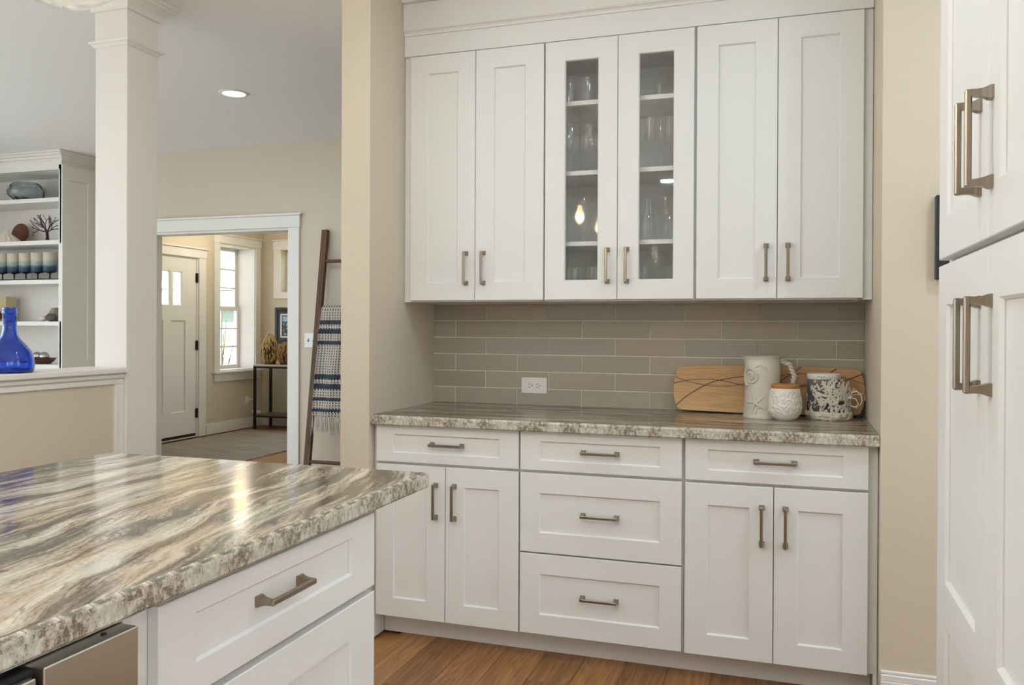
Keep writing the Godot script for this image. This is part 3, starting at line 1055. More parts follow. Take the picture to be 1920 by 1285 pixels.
func outside() -> void:
	var pv := MB.new()
	pv.box(Vector3(-60, -0.5, -5.0), Vector3(-6.0, -0.3, 40))
	pv.box(Vector3(-6.0, -0.5, 6.8), Vector3(40, -0.3, 40))
	pv.box(Vector3(4.5, -0.5, -5.0), Vector3(40, -0.3, 6.8))
	single("patio_ground", pv, M.paving, "pale concrete patio around the house out of view", "patio", "", "structure")
	var g := MB.new()
	g.box(Vector3(-60, -0.5, -60), Vector3(-5.2, -0.32, -5.001))
	g.box(Vector3(-5.2, -0.5, -60), Vector3(60, -0.32, -5.81))
	single("lawn", g, M.lawn, "sunlit pale green lawn outside the foyer windows", "lawn", "", "structure")
	# the neighbour across the lawn
	var n := thing("neighbour_house", "grey green neighbouring house with a grey shingle roof seen through the foyer window", "house", Vector3(-17.5, -0.32, -19.0), "", "", Basis(Vector3.UP, 0.66))
	var wl := MB.new()
	for k in 19:
		wl.box(Vector3(-9, k * 0.16, -6.0), Vector3(9, k * 0.16 + 0.158, 0.0 + 0.012 * 0), 0.0)
		wl.q(Vector3(-9, k * 0.16, 0.02), Vector3(9, k * 0.16, 0.02), Vector3(9, k * 0.16 + 0.158, 0.004), Vector3(-9, k * 0.16 + 0.158, 0.004), Vector3(0, 0.1, 1))
	add(n, "siding_wall", wl, M.siding)
	var rf := MB.new()
	rf.x = Transform3D(Basis(Vector3(0, 0, 1), Vector3(0, 1, 0), Vector3(-1, 0, 0)), Vector3.ZERO)
	rf.prism(PackedVector2Array([Vector2(0.6, 2.95), Vector2(0.6, 3.1), Vector2(-3.0, 5.2), Vector2(-6.6, 3.1), Vector2(-6.6, 2.95)]), -9.4, 9.4)
	add(n, "roof", rf, M.shingle_roof)
	sub_box(n, "fascia", Vector3(-9.4, 2.8, 0.45), Vector3(9.4, 3.04, 0.66), M.trim_paint, 0.0)
	sub_box(n, "porch_beam", Vector3(-9, 2.2, 0.3), Vector3(9, 2.78, 0.5), M.trim_paint, 0.0)
	for k in 7:
		sub_box(n, "porch_post", Vector3(-8.8 + k * 2.9, 0.0, 0.3), Vector3(-8.55 + k * 2.9, 2.2, 0.5), M.trim_paint, 0.0)
	sub_box(n, "porch_floor", Vector3(-9, 0.0, 0.0), Vector3(9, 0.35, 0.9), M.trim_paint, 0.0)
	# a young shrub outside the glass
	var s := thing("garden_shrub", "young yellow green shrub outside the tall foyer window", "shrub", Vector3(-7.1, -0.32, -7.6))
	var st := MB.new()
	var lf := MB.new()
	var r := RandomNumberGenerator.new()
	r.seed = 21
	for k in 9:
		var tip := Vector3(r.randf_range(-0.35, 0.35), r.randf_range(0.9, 1.75), r.randf_range(-0.35, 0.35))
		st.tube([Vector3(0, 0, 0), tip * Vector3(0.35, 0.5, 0.35), tip], [0.012, 0.009, 0.004], 5)
		for j in 16:
			var b := tip * (0.45 + 0.55 * r.randf()) + Vector3(r.randf_range(-0.1, 0.1), r.randf_range(-0.05, 0.05), r.randf_range(-0.1, 0.1))
			var u := Vector3(r.randf_range(-1, 1), r.randf_range(-0.3, 1), r.randf_range(-1, 1)).normalized() * 0.05
			var w := u.cross(Vector3(r.randf(), r.randf(), r.randf())).normalized() * 0.018
			lf.tri(b, b + u * 0.5 + w, b + u, w.cross(u))
			lf.tri(b, b + u * 0.5 - w, b + u, w.cross(u))
	add(s, "stem", st, M.bark)
	add(s, "foliage", lf, M.leaf).set_meta("kind", "stuff")


# ---------------------------------------------------------------- cabinets

func make_pull() -> void:
	var b := MB.new()
	b.box(Vector3(-0.0055, -0.0705, 0.027), Vector3(0.0055, 0.0705, 0.036), 0.0022)
	for y in [-0.064, 0.064]:
		b.loft([[0.0, 0.0, y, 0.0], [0.0095, 0.0095, y, 0.0], [0.0095, 0.0095, y, 0.0035], [0.0088, 0.0088, y, 0.006], [0.0072, 0.0072, y, 0.010], [0.006, 0.006, y, 0.015], [0.0052, 0.0052, y * 1.008, 0.022], [0.005, 0.0052, y * 1.015, 0.029]])
	pull_mesh = ArrayMesh.new()
	b.put(pull_mesh)


func pull(parent: Node, at: Vector3, flat := false) -> void:
	var o := node_of(pull_mesh, [M.nickel])
	o.name = "handle"
	o.position = at
	if flat:
		o.rotation.z = PI / 2
	parent.add_child(o, true)


# a shaker door or drawer front; inset: left, bottom, right, top width of the frame
func front(parent: Node3D, called: String, w: float, h: float, at: Transform3D, inset: Array, rail := []) -> MeshInstance3D:
	var b := MB.new()
	var fields := [[inset[0], inset[1], w - inset[2], h - inset[3]]]
	if rail.size():
		fields = [[inset[0], inset[1], w - inset[2], rail[0]], [inset[0], rail[1], w - inset[2], h - inset[3]]]
	leaf_with_holes(b, w, h, [], fields, 0.02, 0.0045, 0.006, 0.0016)
	var o := add(parent, called, b, M.cabinet_paint, Transform3D(at.basis, at.origin - parent.position))
	for f in fields:
		sub_box(o, "panel", Vector3(f[0] + 0.001, f[1] + 0.001, -0.0195), Vector3(f[2] - 0.001, f[3] - 0.001, -0.0085), M.cabinet_paint, 0.0)
	return o


func slab(b_top: MB, b_edge: MB, lo: Vector3, hi: Vector3, uv: Callable) -> void:
	var c := (lo + hi) / 2
	var e := (hi - lo) / 2
	var start := b_edge.v.size()
	square_ring(b_edge, e.x, e.z, [Vector2(-0.003, lo.y), Vector2(0.0, lo.y + 0.003), Vector2(0.0, hi.y - 0.008), Vector2(-0.0012, hi.y - 0.004), Vector2(-0.004, hi.y - 0.0012), Vector2(-0.009, hi.y)])
	for k in range(start, b_edge.v.size()):
		b_edge.v[k] += Vector3(c.x, 0, c.z)
	b_edge.q(Vector3(lo.x, lo.y, lo.z), Vector3(hi.x, lo.y, lo.z), Vector3(hi.x, lo.y, hi.z), Vector3(lo.x, lo.y, hi.z), Vector3(0, -1, 0))
	var g := 0.009
	var P := [Vector3(lo.x + g, hi.y, lo.z + g), Vector3(hi.x - g, hi.y, lo.z + g), Vector3(hi.x - g, hi.y, hi.z - g), Vector3(lo.x + g, hi.y, hi.z - g)]
	b_top.qs(P, [Vector3.UP, Vector3.UP, Vector3.UP, Vector3.UP], P.map(func(p): return uv.call(p)))


func base_cabinets() -> void:
	var zf := 0.62
	var zb := 0.598
	var list := [
		["base_cabinet", "white base cabinet with a drawer over two doors, partly behind the island corner", 0.018, 0.631, 0.0, 0.6345],
		["base_cabinet", "white three drawer base cabinet in the middle under the tiled wall", 0.638, 1.255, 0.6345, 1.261],
		["base_cabinet", "white base cabinet with a drawer over two doors beside the cream wall", 1.267, 1.881, 1.261, 1.9135],
	]
	for k in 3:
		var l: Array = list[k]
		var x0: float = l[2]
		var x1: float = l[3]
		var t := thing(l[0], l[1], "cabinet", Vector3((x0 + x1) / 2, 0.0, 0.3), "base cabinets of the hutch")
		var o := t.position
		var body := MB.new()
		body.box(Vector3(l[4] + 0.0005, 0.095, 0.004) - o, Vector3(l[5] - 0.0005, 0.8775, zb) - o, 0.001)
		if k == 0:
			body.box(Vector3(0.0005, 0.0, 0.532) - o, Vector3(0.012, 0.095, 0.64) - o, 0.001)
		if k == 2:
			body.box(Vector3(1.9, 0.0, 0.532) - o, Vector3(1.9135, 0.095, zb) - o, 0.001)
		add(t, "body", body, M.cabinet_paint)
		var w := x1 - x0
		var mid := w / 2
		if k == 1:
			for d in [[0.7265, 0.877, 0.0375], [0.411, 0.716, 0.076], [0.0965, 0.405, 0.076]]:
				var f := front(t, "drawer", w, d[1] - d[0], Transform3D(Basis.IDENTITY, Vector3(x0, d[0], zf)), [0.078, d[2], 0.078, d[2]])
				pull(f, Vector3(mid + 0.004, (d[1] - d[0]) / 2 + 0.001, -0.0085), true)
		else:
			var f := front(t, "drawer", w, 0.1505, Transform3D(Basis.IDENTITY, Vector3(x0, 0.7265, zf)), [0.078, 0.0375, 0.078, 0.0375])
			pull(f, Vector3(mid + 0.004, 0.0765, -0.0085), true)
			for s in 2:
				var dw := mid - 0.0015
				var d := front(t, "door", dw, 0.621, Transform3D(Basis.IDENTITY, Vector3(x0 + s * (mid + 0.0015), 0.095, zf)), [0.078, 0.076, 0.08, 0.076])
				pull(d, Vector3(dw - 0.0385 if s == 0 else 0.0385, 0.484, 0.0))
	var tk := MB.new()
	tk.box(Vector3(0.0125, 0.0, 0.515), Vector3(1.899, 0.0945, 0.532), 0.001)
	single("toe_kick_board", tk, M.toe_paint, "long white toe kick board under the base cabinets", "toe kick")
	var a := MB.new()
	var b := MB.new()
	slab(a, b, Vector3(-0.004, 0.8785, 0.003), Vector3(XR - 0.001, CT, 0.648), func(p): return Vector2(p.x / 1.95, p.z / 0.66))
	var c := add2(self, "worktop", [[a, M.hutch_stone], [b, M.stone_edge]])
	tag(c, "brown streaked granite worktop on the base cabinets along the tiled wall", "countertop")


func upper_cabinets() -> void:
	var zf := 0.345
	var zb := 0.323
	var doors := [[0.036, 0.3395], [0.342, 0.6455], [0.652, 0.9565], [0.959, 1.2625], [1.2725, 1.575], [1.5775, 1.8805]]
	var labels := ["white upper cabinet with two solid doors beside the open end of the alcove", "white upper cabinet with two glass doors showing shelves of glassware", "white upper cabinet with two solid doors beside the cream wall"]
	for k in 3:
		var xl: float = [0.0005, 0.649, 1.2675][k]
		var xr: float = [0.6485, 1.267, 1.9135][k]
		var t := thing("upper_cabinet", labels[k], "cabinet", Vector3((xl + xr) / 2, 1.385, 0.003), "upper cabinets of the hutch")
		var o := t.position
		var b := MB.new()
		var sk := 0.018
		if k == 1:
			b.box(Vector3(xl, 1.385, 0.003) - o, Vector3(xl + sk, 2.466, zb) - o, 0.0)
			b.box(Vector3(xr - sk, 1.385, 0.003) - o, Vector3(xr, 2.466, zb) - o, 0.0)
			b.box(Vector3(xl + sk, 1.385, 0.003) - o, Vector3(xr - sk, 1.425, zb) - o, 0.0)
			b.box(Vector3(xl + sk, 2.42, 0.003) - o, Vector3(xr - sk, 2.466, zb) - o, 0.0)
			b.box(Vector3(xl + sk, 1.425, 0.003) - o, Vector3(xr - sk, 2.42, 0.012) - o, 0.0)
			add(t, "body", b, M.cabinet_paint)
			for y in [1.635, 1.930, 2.222]:
				sub_box(t, "shelf", Vector3(xl + sk, y - 0.019, 0.013) - o, Vector3(xr - sk, y, 0.298) - o, M.cabinet_paint)
		else:
			b.box(Vector3(xl, 1.398, 0.003) - o, Vector3(xr, 2.466, zb) - o, 0.001)
			var xi: float = xl + 0.034 if k == 0 else xl
			var xj: float = xr - 0.034 if k == 2 else xr
			b.box(Vector3(xi, 1.385, 0.003) - o, Vector3(xi + sk, 1.399, zb) - o, 0.0)
			b.box(Vector3(xj - sk, 1.385, 0.003) - o, Vector3(xj, 1.399, zb) - o, 0.0)
			b.box(Vector3(xl, 1.385, zb - 0.019) - o, Vector3(xr, 1.399, zb) - o, 0.0)
			add(t, "body", b, M.cabinet_paint)
			sub_box(t, "underside", Vector3(xi + sk, 1.393, 0.004) - o, Vector3(xj - sk, 1.3978, zb - 0.0195) - o, M.raw_wood, 0.0)
		for s in 2:
			var e: Array = doors[k * 2 + s]
			var w: float = e[1] - e[0]
			var at := Transform3D(Basis.IDENTITY, Vector3(e[0], 1.391, zf))
			var d: MeshInstance3D
			if k == 1:
				var g := MB.new()
				leaf_with_holes(g, w, 1.07, [[0.083, 0.078, w - 0.078, 0.99]], [], 0.02, 0.003, 0.004, 0.0016)
				d = add(t, "door", g, M.cabinet_paint, Transform3D(Basis.IDENTITY, at.origin - o))
				sub_box(d, "pane", Vector3(0.079, 0.074, -0.017), Vector3(w - 0.074, 0.994, -0.0135), M.clear_glass, 0.0)
			else:
				d = front(t, "door", w, 1.07, at, [0.082, 0.077, 0.08, 0.08])
			pull(d, Vector3(w - 0.0385 if s == 0 else 0.0385, 0.138, 0.0))
	# boards that close the gap to the ceiling
	var c := thing("cabinet_crown", "white stepped frieze boards between the upper cabinets and the ceiling", "crown moulding", Vector3(XR / 2, 2.466, 0.003))
	var q := c.position
	sub_box(c, "frieze", Vector3(0.001, 2.4665, 0.004) - q, Vector3(1.9135, 2.556, 0.337) - q, M.cabinet_paint, 0.0015)
	var cv := MB.new()
	cv.x = Transform3D(Basis(Vector3(0, 0, 1), Vector3(0, 1, 0), Vector3(-1, 0, 0)), Vector3.ZERO)
	cv.prism(PackedVector2Array([Vector2(0.33, 2.5565), Vector2(0.3385, 2.5565), Vector2(0.3395, 2.566), Vector2(0.344, 2.572), Vector2(0.352, 2.5755), Vector2(0.352, 2.579), Vector2(0.33, 2.579)]), -1.9135, -0.001)
	for k in cv.v.size():
		cv.v[k] -= q
	add(c, "cove", cv, M.cabinet_paint)
	sub_box(c, "fascia", Vector3(0.001, 2.5795, 0.004) - q, Vector3(1.9135, 2.695, 0.352) - q, M.cabinet_paint, 0.0015)
	sub_box(c, "crown", Vector3(0.001, 2.6955, 0.004) - q, Vector3(1.9135, 2.739, 0.372) - q, M.cabinet_paint, 0.0015)


func island() -> void:
	var a := MB.new()
	var b := MB.new()
	slab(a, b, Vector3(-0.205, 0.8785, 1.797), Vector3(0.779, 0.915, 4.2), func(p): return Vector2((p.z - 1.8) / 1.9, (p.x + 0.21) / 1.0))
	var c := add2(self, "island_worktop", [[a, M.island_stone], [b, M.stone_edge]])
	tag(c, "polished island worktop of cream and taupe streaked granite", "countertop")
	var xf := 0.755
	# cabinet with drawers at the end of the island
	var t := thing("island_cabinet", "white drawer cabinet at the end of the island under the granite", "cabinet", Vector3(0.4, 0.0, 2.38))
	sub_box(t, "body", Vector3(0.12, 0.09, 2.03) - t.position, Vector3(0.734, 0.878, 2.7265) - t.position, M.cabinet_paint, 0.001)
	sub_box(t, "plinth", Vector3(0.14, 0.0, 2.05) - t.position, Vector3(0.66, 0.09, 2.7265) - t.position, M.toe_paint, 0.0)
	for d in [[0.702, 0.863, 0.05, 0.033], [0.392, 0.689, 0.073, 0.073], [0.1, 0.38, 0.073, 0.073]]:
		var f := front(t, "drawer", 0.668, d[1] - d[0], Transform3D(TO_PLUS_X, Vector3(xf, d[0], 2.703)), [0.081, d[2], 0.099, d[3]])
		pull(f, Vector3(2.703 - 2.387, (d[1] - d[0]) / 2 + 0.012, -0.0085), true)
	# cabinet that carries the microwave drawer
	var m := thing("island_surround", "white island cabinet surround framing the stainless microwave drawer", "cabinet", Vector3(0.4, 0.0, 3.1))
	var mb := MB.new()
	mb.box(Vector3(0.12, 0.0, 2.7285) - m.position, Vector3(0.733, 0.878, 3.9) - m.position, 0.001)
	mb.box(Vector3(0.733, 0.868, 2.742) - m.position, Vector3(0.757, 0.8775, 3.42) - m.position, 0.001)
	mb.box(Vector3(0.733, 0.1, 2.742) - m.position, Vector3(0.757, 0.868, 2.775) - m.position, 0.001)
	mb.box(Vector3(0.733, 0.1, 3.39) - m.position, Vector3(0.757, 0.868, 3.42) - m.position, 0.001)
	mb.box(Vector3(0.733, 0.1, 2.775) - m.position, Vector3(0.757, 0.45, 3.39) - m.position, 0.001)
	add(m, "body", mb, M.cabinet_paint)
	var w := thing("microwave_drawer", "stainless steel microwave drawer front set into the side of the island", "microwave", Vector3(0.77, 0.455, 3.08))
	var o := w.position
	sub_box(w, "case", Vector3(0.734, 0.455, 2.779) - o, Vector3(0.7695, 0.862, 3.386) - o, M.black_frame, 0.001)
	sub_box(w, "control_panel", Vector3(0.735, 0.47, 2.779) - o, Vector3(0.788, 0.866, 2.931) - o, M.steel, 0.0015)
	sub_box(w, "drawer_front", Vector3(0.77, 0.47, 2.937) - o, Vector3(0.783, 0.856, 3.386) - o, M.steel, 0.0015)
	var bt := MB.new()
	bt.lathe([Vector2(0.004, 0.866), Vector2(0.0038, 0.8672), Vector2(0.0, 0.8672)].map(func(p): return p), 12, Vector3(0.768, 0, 2.82) - o)
	add(w, "button", bt, M.black_metal)
	# the seating side and the far end of the island
	var p := thing("island_cladding", "white back board of the island on the seating side", "panel", Vector3(0.1, 0.0, 3.0))
	sub_box(p, "board", Vector3(0.1, 0.0, 2.03) - p.position, Vector3(0.1185, 0.878, 3.9) - p.position, M.cabinet_paint, 0.001)


func pantry() -> void:
	var xf := 1.90
	var t := thing("tall_cabinet", "tall white cabinet with paired upper and lower shaker doors beside the camera", "cabinet", Vector3(2.2, 0.0, 2.32))
	var o := t.position
	sub_box(t, "body", Vector3(1.923, 0.1, 1.888) - o, Vector3(2.55, 2.46, 2.75) - o, M.cabinet_paint, 0.001)
	sub_box(t, "plinth", Vector3(1.98, 0.0, 1.9) - o, Vector3(2.55, 0.1, 2.74) - o, M.toe_paint, 0.0)
	sub_box(t, "crown", Vector3(1.91, 2.46, 1.888) - o, Vector3(2.55, 2.7395, 2.75) - o, M.cabinet_paint, 0.001)
	for s in 2:
		var z0 := 1.894 if s == 0 else 2.3195
		var w := 0.423 if s == 0 else 0.42
		var ins := [0.082, 0.076, 0.07, 0.076] if s == 0 else [0.07, 0.076, 0.082, 0.076]
		var hz := w - 0.051 if s == 0 else 0.024
		var u := front(t, "upper_door", w, 1.045, Transform3D(TO_MINUS_X, Vector3(xf, 1.408, z0)), ins)
		pull(u, Vector3(hz, 0.142, 0.0))
		var l := front(t, "lower_door", w, 1.291, Transform3D(TO_MINUS_X, Vector3(xf, 0.105, z0)), ins, [0.622, 0.70])
		pull(l, Vector3(hz, 1.147, 0.0))


func bookcase() -> void:
	var zf := -1.731
	var xr := -4.131
	var xl := -5.55
	var zb := FZ
	var t := thing("bookcase", "tall white built-in bookcase with open shelves of ornaments", "bookcase", Vector3((xl + xr) / 2, 0, (zf + zb) / 2))
	var o := t.position
	var b := MB.new()
	b.box(Vector3(xl, 0.0, zb) - o, Vector3(xl + 0.036, 2.62, zf) - o, 0.001)
	b.box(Vector3(xr - 0.03, 0.0, zb) - o, Vector3(xr - 0.012, 2.62, zf) - o, 0.001)
	b.box(Vector3(xr - 0.042, 0.0, zf - 0.02) - o, Vector3(xr - 0.0125, 2.62, zf) - o, 0.001)
	b.box(Vector3(xl, 2.58, zb) - o, Vector3(xr - 0.0125, 2.66, zf) - o, 0.001)
	b.box(Vector3(xl + 0.036, 0.0, zb) - o, Vector3(xr - 0.03, 0.91, zf - 0.02) - o, 0.001)
	add(t, "frame", b, M.trim_paint)
	sub_box(t, "back", Vector3(xl + 0.036, 0.91, zb + 0.001) - o, Vector3(xr - 0.03, 2.58, zb + 0.012) - o, M.trim_paint, 0.0)
	for y in [0.946, 1.309, 1.661, 1.992, 2.349]:
		sub_box(t, "shelf", Vector3(xl + 0.036, y - 0.036, zb + 0.012) - o, Vector3(xr - 0.0425, y, zf - 0.004) - o, M.trim_paint, 0.002)
	# sunk side panel
	var s := MB.new()
	leaf_with_holes(s, 0.354, 2.62, [], [[0.075, 0.98, 0.27, 2.5]], 0.012, 0.005, 0.006, 0.001)
	var sp := add(t, "side_panel", s, M.trim_paint, Transform3D(TO_PLUS_X, Vector3(xr, 0.0, zf) - o))
	sub_box(sp, "panel", Vector3(0.074, 0.979, -0.0118), Vector3(0.271, 2.501, -0.008), M.trim_paint, 0.0)
	var cr := MB.new()
	for e in [[2.655, 2.675, 0.008], [2.675, 2.70, 0.016], [2.70, 2.722, 0.03], [2.722, 2.7395, 0.04]]:
		cr.box(Vector3(xl, e[0], zb) - o, Vector3(xr + e[2] * 0.3, e[1], zf + e[2]) - o, 0.004)
	add(t, "crown", cr, M.trim_paint)


# ---------------------------------------------------------------- things on the worktop and on the walls

func cutlery_wall_things() -> void:
	# outlet on the tile
	var t := thing("wall_outlet", "white double outlet plate set sideways on the tiled wall", "outlet", Vector3(0.506, 1.008, 0.001))
	var b := MB.new()
	b.box(Vector3(-0.061, -0.037, 0.0), Vector3(0.061, 0.037, 0.006), 0.002)
	add(t, "plate", b, M.white_plastic)
	for x in [-0.0195, 0.0195]:
		var r := MB.new()
		var poly := PackedVector2Array()
		for k in 24:
			var a := TAU * k / 24
			poly.append(Vector2(x + clampf(cos(a) * 0.0172, -0.014, 0.014), sin(a) * 0.0172))
		r.prism(poly, 0.0055, 0.0078)
		var rc := add(t, "receptacle", r, M.white_plastic)
		var s := MB.new()
		s.box(Vector3(x - 0.0065, 0.005, 0.0072), Vector3(x + 0.0025, 0.0075, 0.0081), 0.0)
		s.box(Vector3(x - 0.0075, -0.0085, 0.0072), Vector3(x + 0.0035, -0.006, 0.0081), 0.0)
		s.tube([Vector3(x + 0.0105, 0.0, 0.0072), Vector3(x + 0.0105, 0.0, 0.0081)], 0.0026, 10)
		add(rc, "slot", s, M.dark_slot)

	# framed picture on the cream wall, seen edge on
	var f := thing("hall_picture", "dark framed picture on the cream wall half hidden by the tall cabinet", "picture", Vector3(2.33, 1.575, 0.651))
	var fb := MB.new()
	for e in [[-0.256, -0.216, -0.137, 0.137], [0.216, 0.256, -0.137, 0.137], [-0.216, 0.216, -0.137, -0.097], [-0.216, 0.216, 0.097, 0.137]]:
		fb.box(Vector3(e[0], e[2], 0.0), Vector3(e[1], e[3], 0.03), 0.002)
	add(f, "frame", fb, M.black_frame)
	sub_box(f, "mat", Vector3(-0.218, -0.099, 0.004), Vector3(0.218, 0.099, 0.015), M.mat_board, 0.0)


func worktop_things() -> void:
	var y := CT + 0.0003
	# bamboo board leaning on the tile, and a glass board behind it
	var out := PackedVector2Array()
	var hw := 0.383
	var hh := 0.101
	var rr := 0.022
	# barrel outline with rounded corners
	var side := []
	for k in 9:
		var s := -1.0 + k / 4.0
		side.append(Vector2(hw - 0.016 * s * s, s * (hh - rr)))
	var top := []
	for k in 13:
		var s := 1.0 - k / 6.0
		top.append(Vector2(s * (hw - 0.016 - rr), hh - 0.006 * s * s))
	for p in side:
		out.append(p)
	out.append(Vector2(hw - 0.016 - 0.005, hh - 0.013))
	for p in top:
		out.append(p)
	out.append(Vector2(-(hw - 0.021), hh - 0.013))
	for k in range(8, -1, -1):
		out.append(Vector2(-side[k].x, side[k].y))
	out.append(Vector2(-(hw - 0.021), -(hh - 0.013)))
	for k in range(12, -1, -1):
		out.append(Vector2(top[k].x, -top[k].y))
	out.append(Vector2(hw - 0.021, -(hh - 0.013)))
	var lean := 0.235
	var b := MB.new()
	b.prism(out, 0.0, 0.014, true)
	for k in b.v.size():
		b.t[k] = Vector2((b.v[k].x + hw) / (2 * hw), (hh - b.v[k].y) / (2 * hh))
	var board := single("cutting_board", b, M.bamboo, "long bamboo cutting board with dark curved lines leaning on the tiles", "cutting board")
	board.transform = Transform3D(Basis(Vector3(0, 1, 0), 0.0) * Basis(Vector3(1, 0, 0), -lean), Vector3(1.531, y + hh * cos(lean) + 0.001, 0.0045 + hh * sin(lean) + 0.006))
	var gl := MB.new()
	var gp := PackedVector2Array()
	for c in [[1, 1, 0], [-1, 1, 1], [-1, -1, 2], [1, -1, 3]]:
		for k in 7:
			var a: float = (c[2] + k / 6.0) * PI / 2
			gp.append(Vector2(c[0] * (0.16 - 0.02) + cos(a) * 0.02, c[1] * (0.085 - 0.02) + sin(a) * 0.02))
	gl.prism(gp, 0.0, 0.004, true)
	var gb := single("glass_board", gl, M.slate_glass, "smoky grey glass board peeking out behind the bamboo cutting board", "cutting board")
	gb.transform = Transform3D(Basis(Vector3(1, 0, 0), -0.15), Vector3(1.748, y + 0.085 * cos(0.15), 0.0035 + 0.085 * sin(0.15)))

	jug(Vector3(1.520, y, 0.165))
	canister(Vector3(1.608, y, 0.243))
	coral_holder(Vector3(1.772, y, 0.140))


func jug(at: Vector3) -> void:
	var t := thing("jug", "tall sand coloured ceramic jug with a shell relief and rope handle", "jug", at)
	var prof := [[0.0, 0.0755], [0.008, 0.0755], [0.014, 0.073], [0.05, 0.0705], [0.1, 0.0685], [0.15, 0.0685], [0.185, 0.070], [0.21, 0.0685], [0.228, 0.066], [0.238, 0.0675], [0.246, 0.0715]]
	var rad := func(h: float) -> float:
		for k in prof.size() - 1:
			if h <= prof[k + 1][0]:
				return lerpf(prof[k][1], prof[k + 1][1], clampf((h - prof[k][0]) / (prof[k + 1][0] - prof[k][0]), 0, 1))
		return prof[prof.size() - 1][1]
	var pos := func(a: float, h: float, d: float) -> Vector3:
		# a: angle from the front, positive to +x; spout towards -x
		var r: float = rad.call(h) + d
		var sp: float = smoothstep(0.2, 0.246, h) * pow(maxf(-sin(a), 0.0), 5.0) * 0.012
		return Vector3(sin(a) * (r + sp), h + sp * 0.25, cos(a) * (r + sp))
	var nz := noise(201, 1.0, 3)
	var b := MB.new()
	b.surf(func(u, w): return pos.call(TAU * u, w * 0.246, 0.0011 * nz.get_noise_3d(cos(TAU * u) * 9.0, w * 26.0, sin(TAU * u) * 9.0)), 72, 44, true, func(_u, w): return Vector3(0, w * 0.246, 0))
	b.surf(func(u, w): return pos.call(TAU * u, 0.012 + w * 0.234, -0.005), 48, 14, true, func(u, w): return pos.call(TAU * u, 0.012 + w * 0.234, 0.05))
	b.surf(func(u, w): return pos.call(TAU * u, 0.246, -0.005 * w), 48, 1, true, func(u, _w): return pos.call(TAU * u, 0.2, 0.0))
	b.lathe([Vector2(0.069, 0.012), Vector2(0.0, 0.012)], 32)
	b.lathe([Vector2(0.0, 0.0), Vector2(0.0755, 0.0)], 32)
	add(t, "body", b, M.jug_glaze)
	var r := MB.new()
	# spiral shell
	var a0 := -0.66
	var h0 := 0.165
	var path := []
	var rs := []
	for k in 70:
		var f := k / 69.0
		var ph := -0.4 + f * TAU * 2.75
		var ro := 0.004 + 0.036 * f * f * 0.7 + 0.012 * f
		path.append(pos.call(a0 + ro * cos(ph) / 0.069, h0 + ro * sin(ph), 0.0008))
		rs.append(0.0026 + 0.0042 * f)
	r.tube(path, rs, 8)
	var mouth := []
	for k in 12:
		var f := k / 11.0
		mouth.append(pos.call(a0 + (0.018 + 0.048 * f) / 0.069, h0 + 0.038 - 0.012 * f + 0.014 * sin(f * PI), -0.001))
	r.tube(mouth, 0.0045, 8)
	add(t, "shell_relief", r, M.jug_glaze)
	var s := MB.new()
	for k in 5:
		var an := PI / 2 + TAU * k / 5 + 0.15
		var arm := []
		var rr := []
		for j in 9:
			var f := j / 8.0
			var ro := 0.052 * f
			arm.append(pos.call(-0.36 + ro * cos(an + 0.25 * f) / 0.07, maxf(0.062 + ro * sin(an + 0.25 * f), 0.006), 0.0005))
			rr.append(0.0065 * (1.0 - f) + 0.0012)
		s.tube(arm, rr, 8)
	for c in [[-0.66, 0.014, 0.03], [0.1, 0.014, 0.034], [0.7, 0.014, 0.03]]:
		var arc := []
		for j in 15:
			var an := PI * j / 14.0
			arc.append(pos.call(c[0] + c[2] * cos(an) / 0.072, c[1] + c[2] * sin(an), -0.0005))
		s.tube(arc, 0.0024, 6)
	add(t, "starfish_relief", s, M.jug_glaze)
	# rope handle: two strands wound round each other
	var cv := Curve3D.new()
	for p in [[Vector3(0.058, 0.232, -0.004), Vector3(0.03, 0.004, 0)], [Vector3(0.104, 0.214, -0.004), Vector3(0.018, -0.014, 0)], [Vector3(0.122, 0.168, -0.008), Vector3(0.0, -0.02, 0)], [Vector3(0.112, 0.11, -0.01), Vector3(-0.008, -0.02, 0)], [Vector3(0.09, 0.07, -0.008), Vector3(-0.014, -0.012, 0)], [Vector3(0.064, 0.052, -0.004), Vector3(-0.01, -0.004, 0)]]:
		cv.add_point(p[0], -p[1], p[1])
	var L := cv.get_baked_length()
	var h := MB.new()
	for strand in 2:
		var sp := []
		for k in 90:
			var d := L * k / 89.0
			var p := cv.sample_baked(d)
			var tg := (cv.sample_baked(minf(d + 0.002, L)) - cv.sample_baked(maxf(d - 0.002, 0.0))).normalized()
			var n1 := tg.cross(Vector3(0, 0, 1)).normalized()
			var an := d * 190.0 + strand * PI
			sp.append(p + (n1 * cos(an) + Vector3(0, 0, 1) * sin(an)) * 0.0046)
		h.tube(sp, 0.0062, 8)
	add(t, "handle", h, M.jug_glaze)


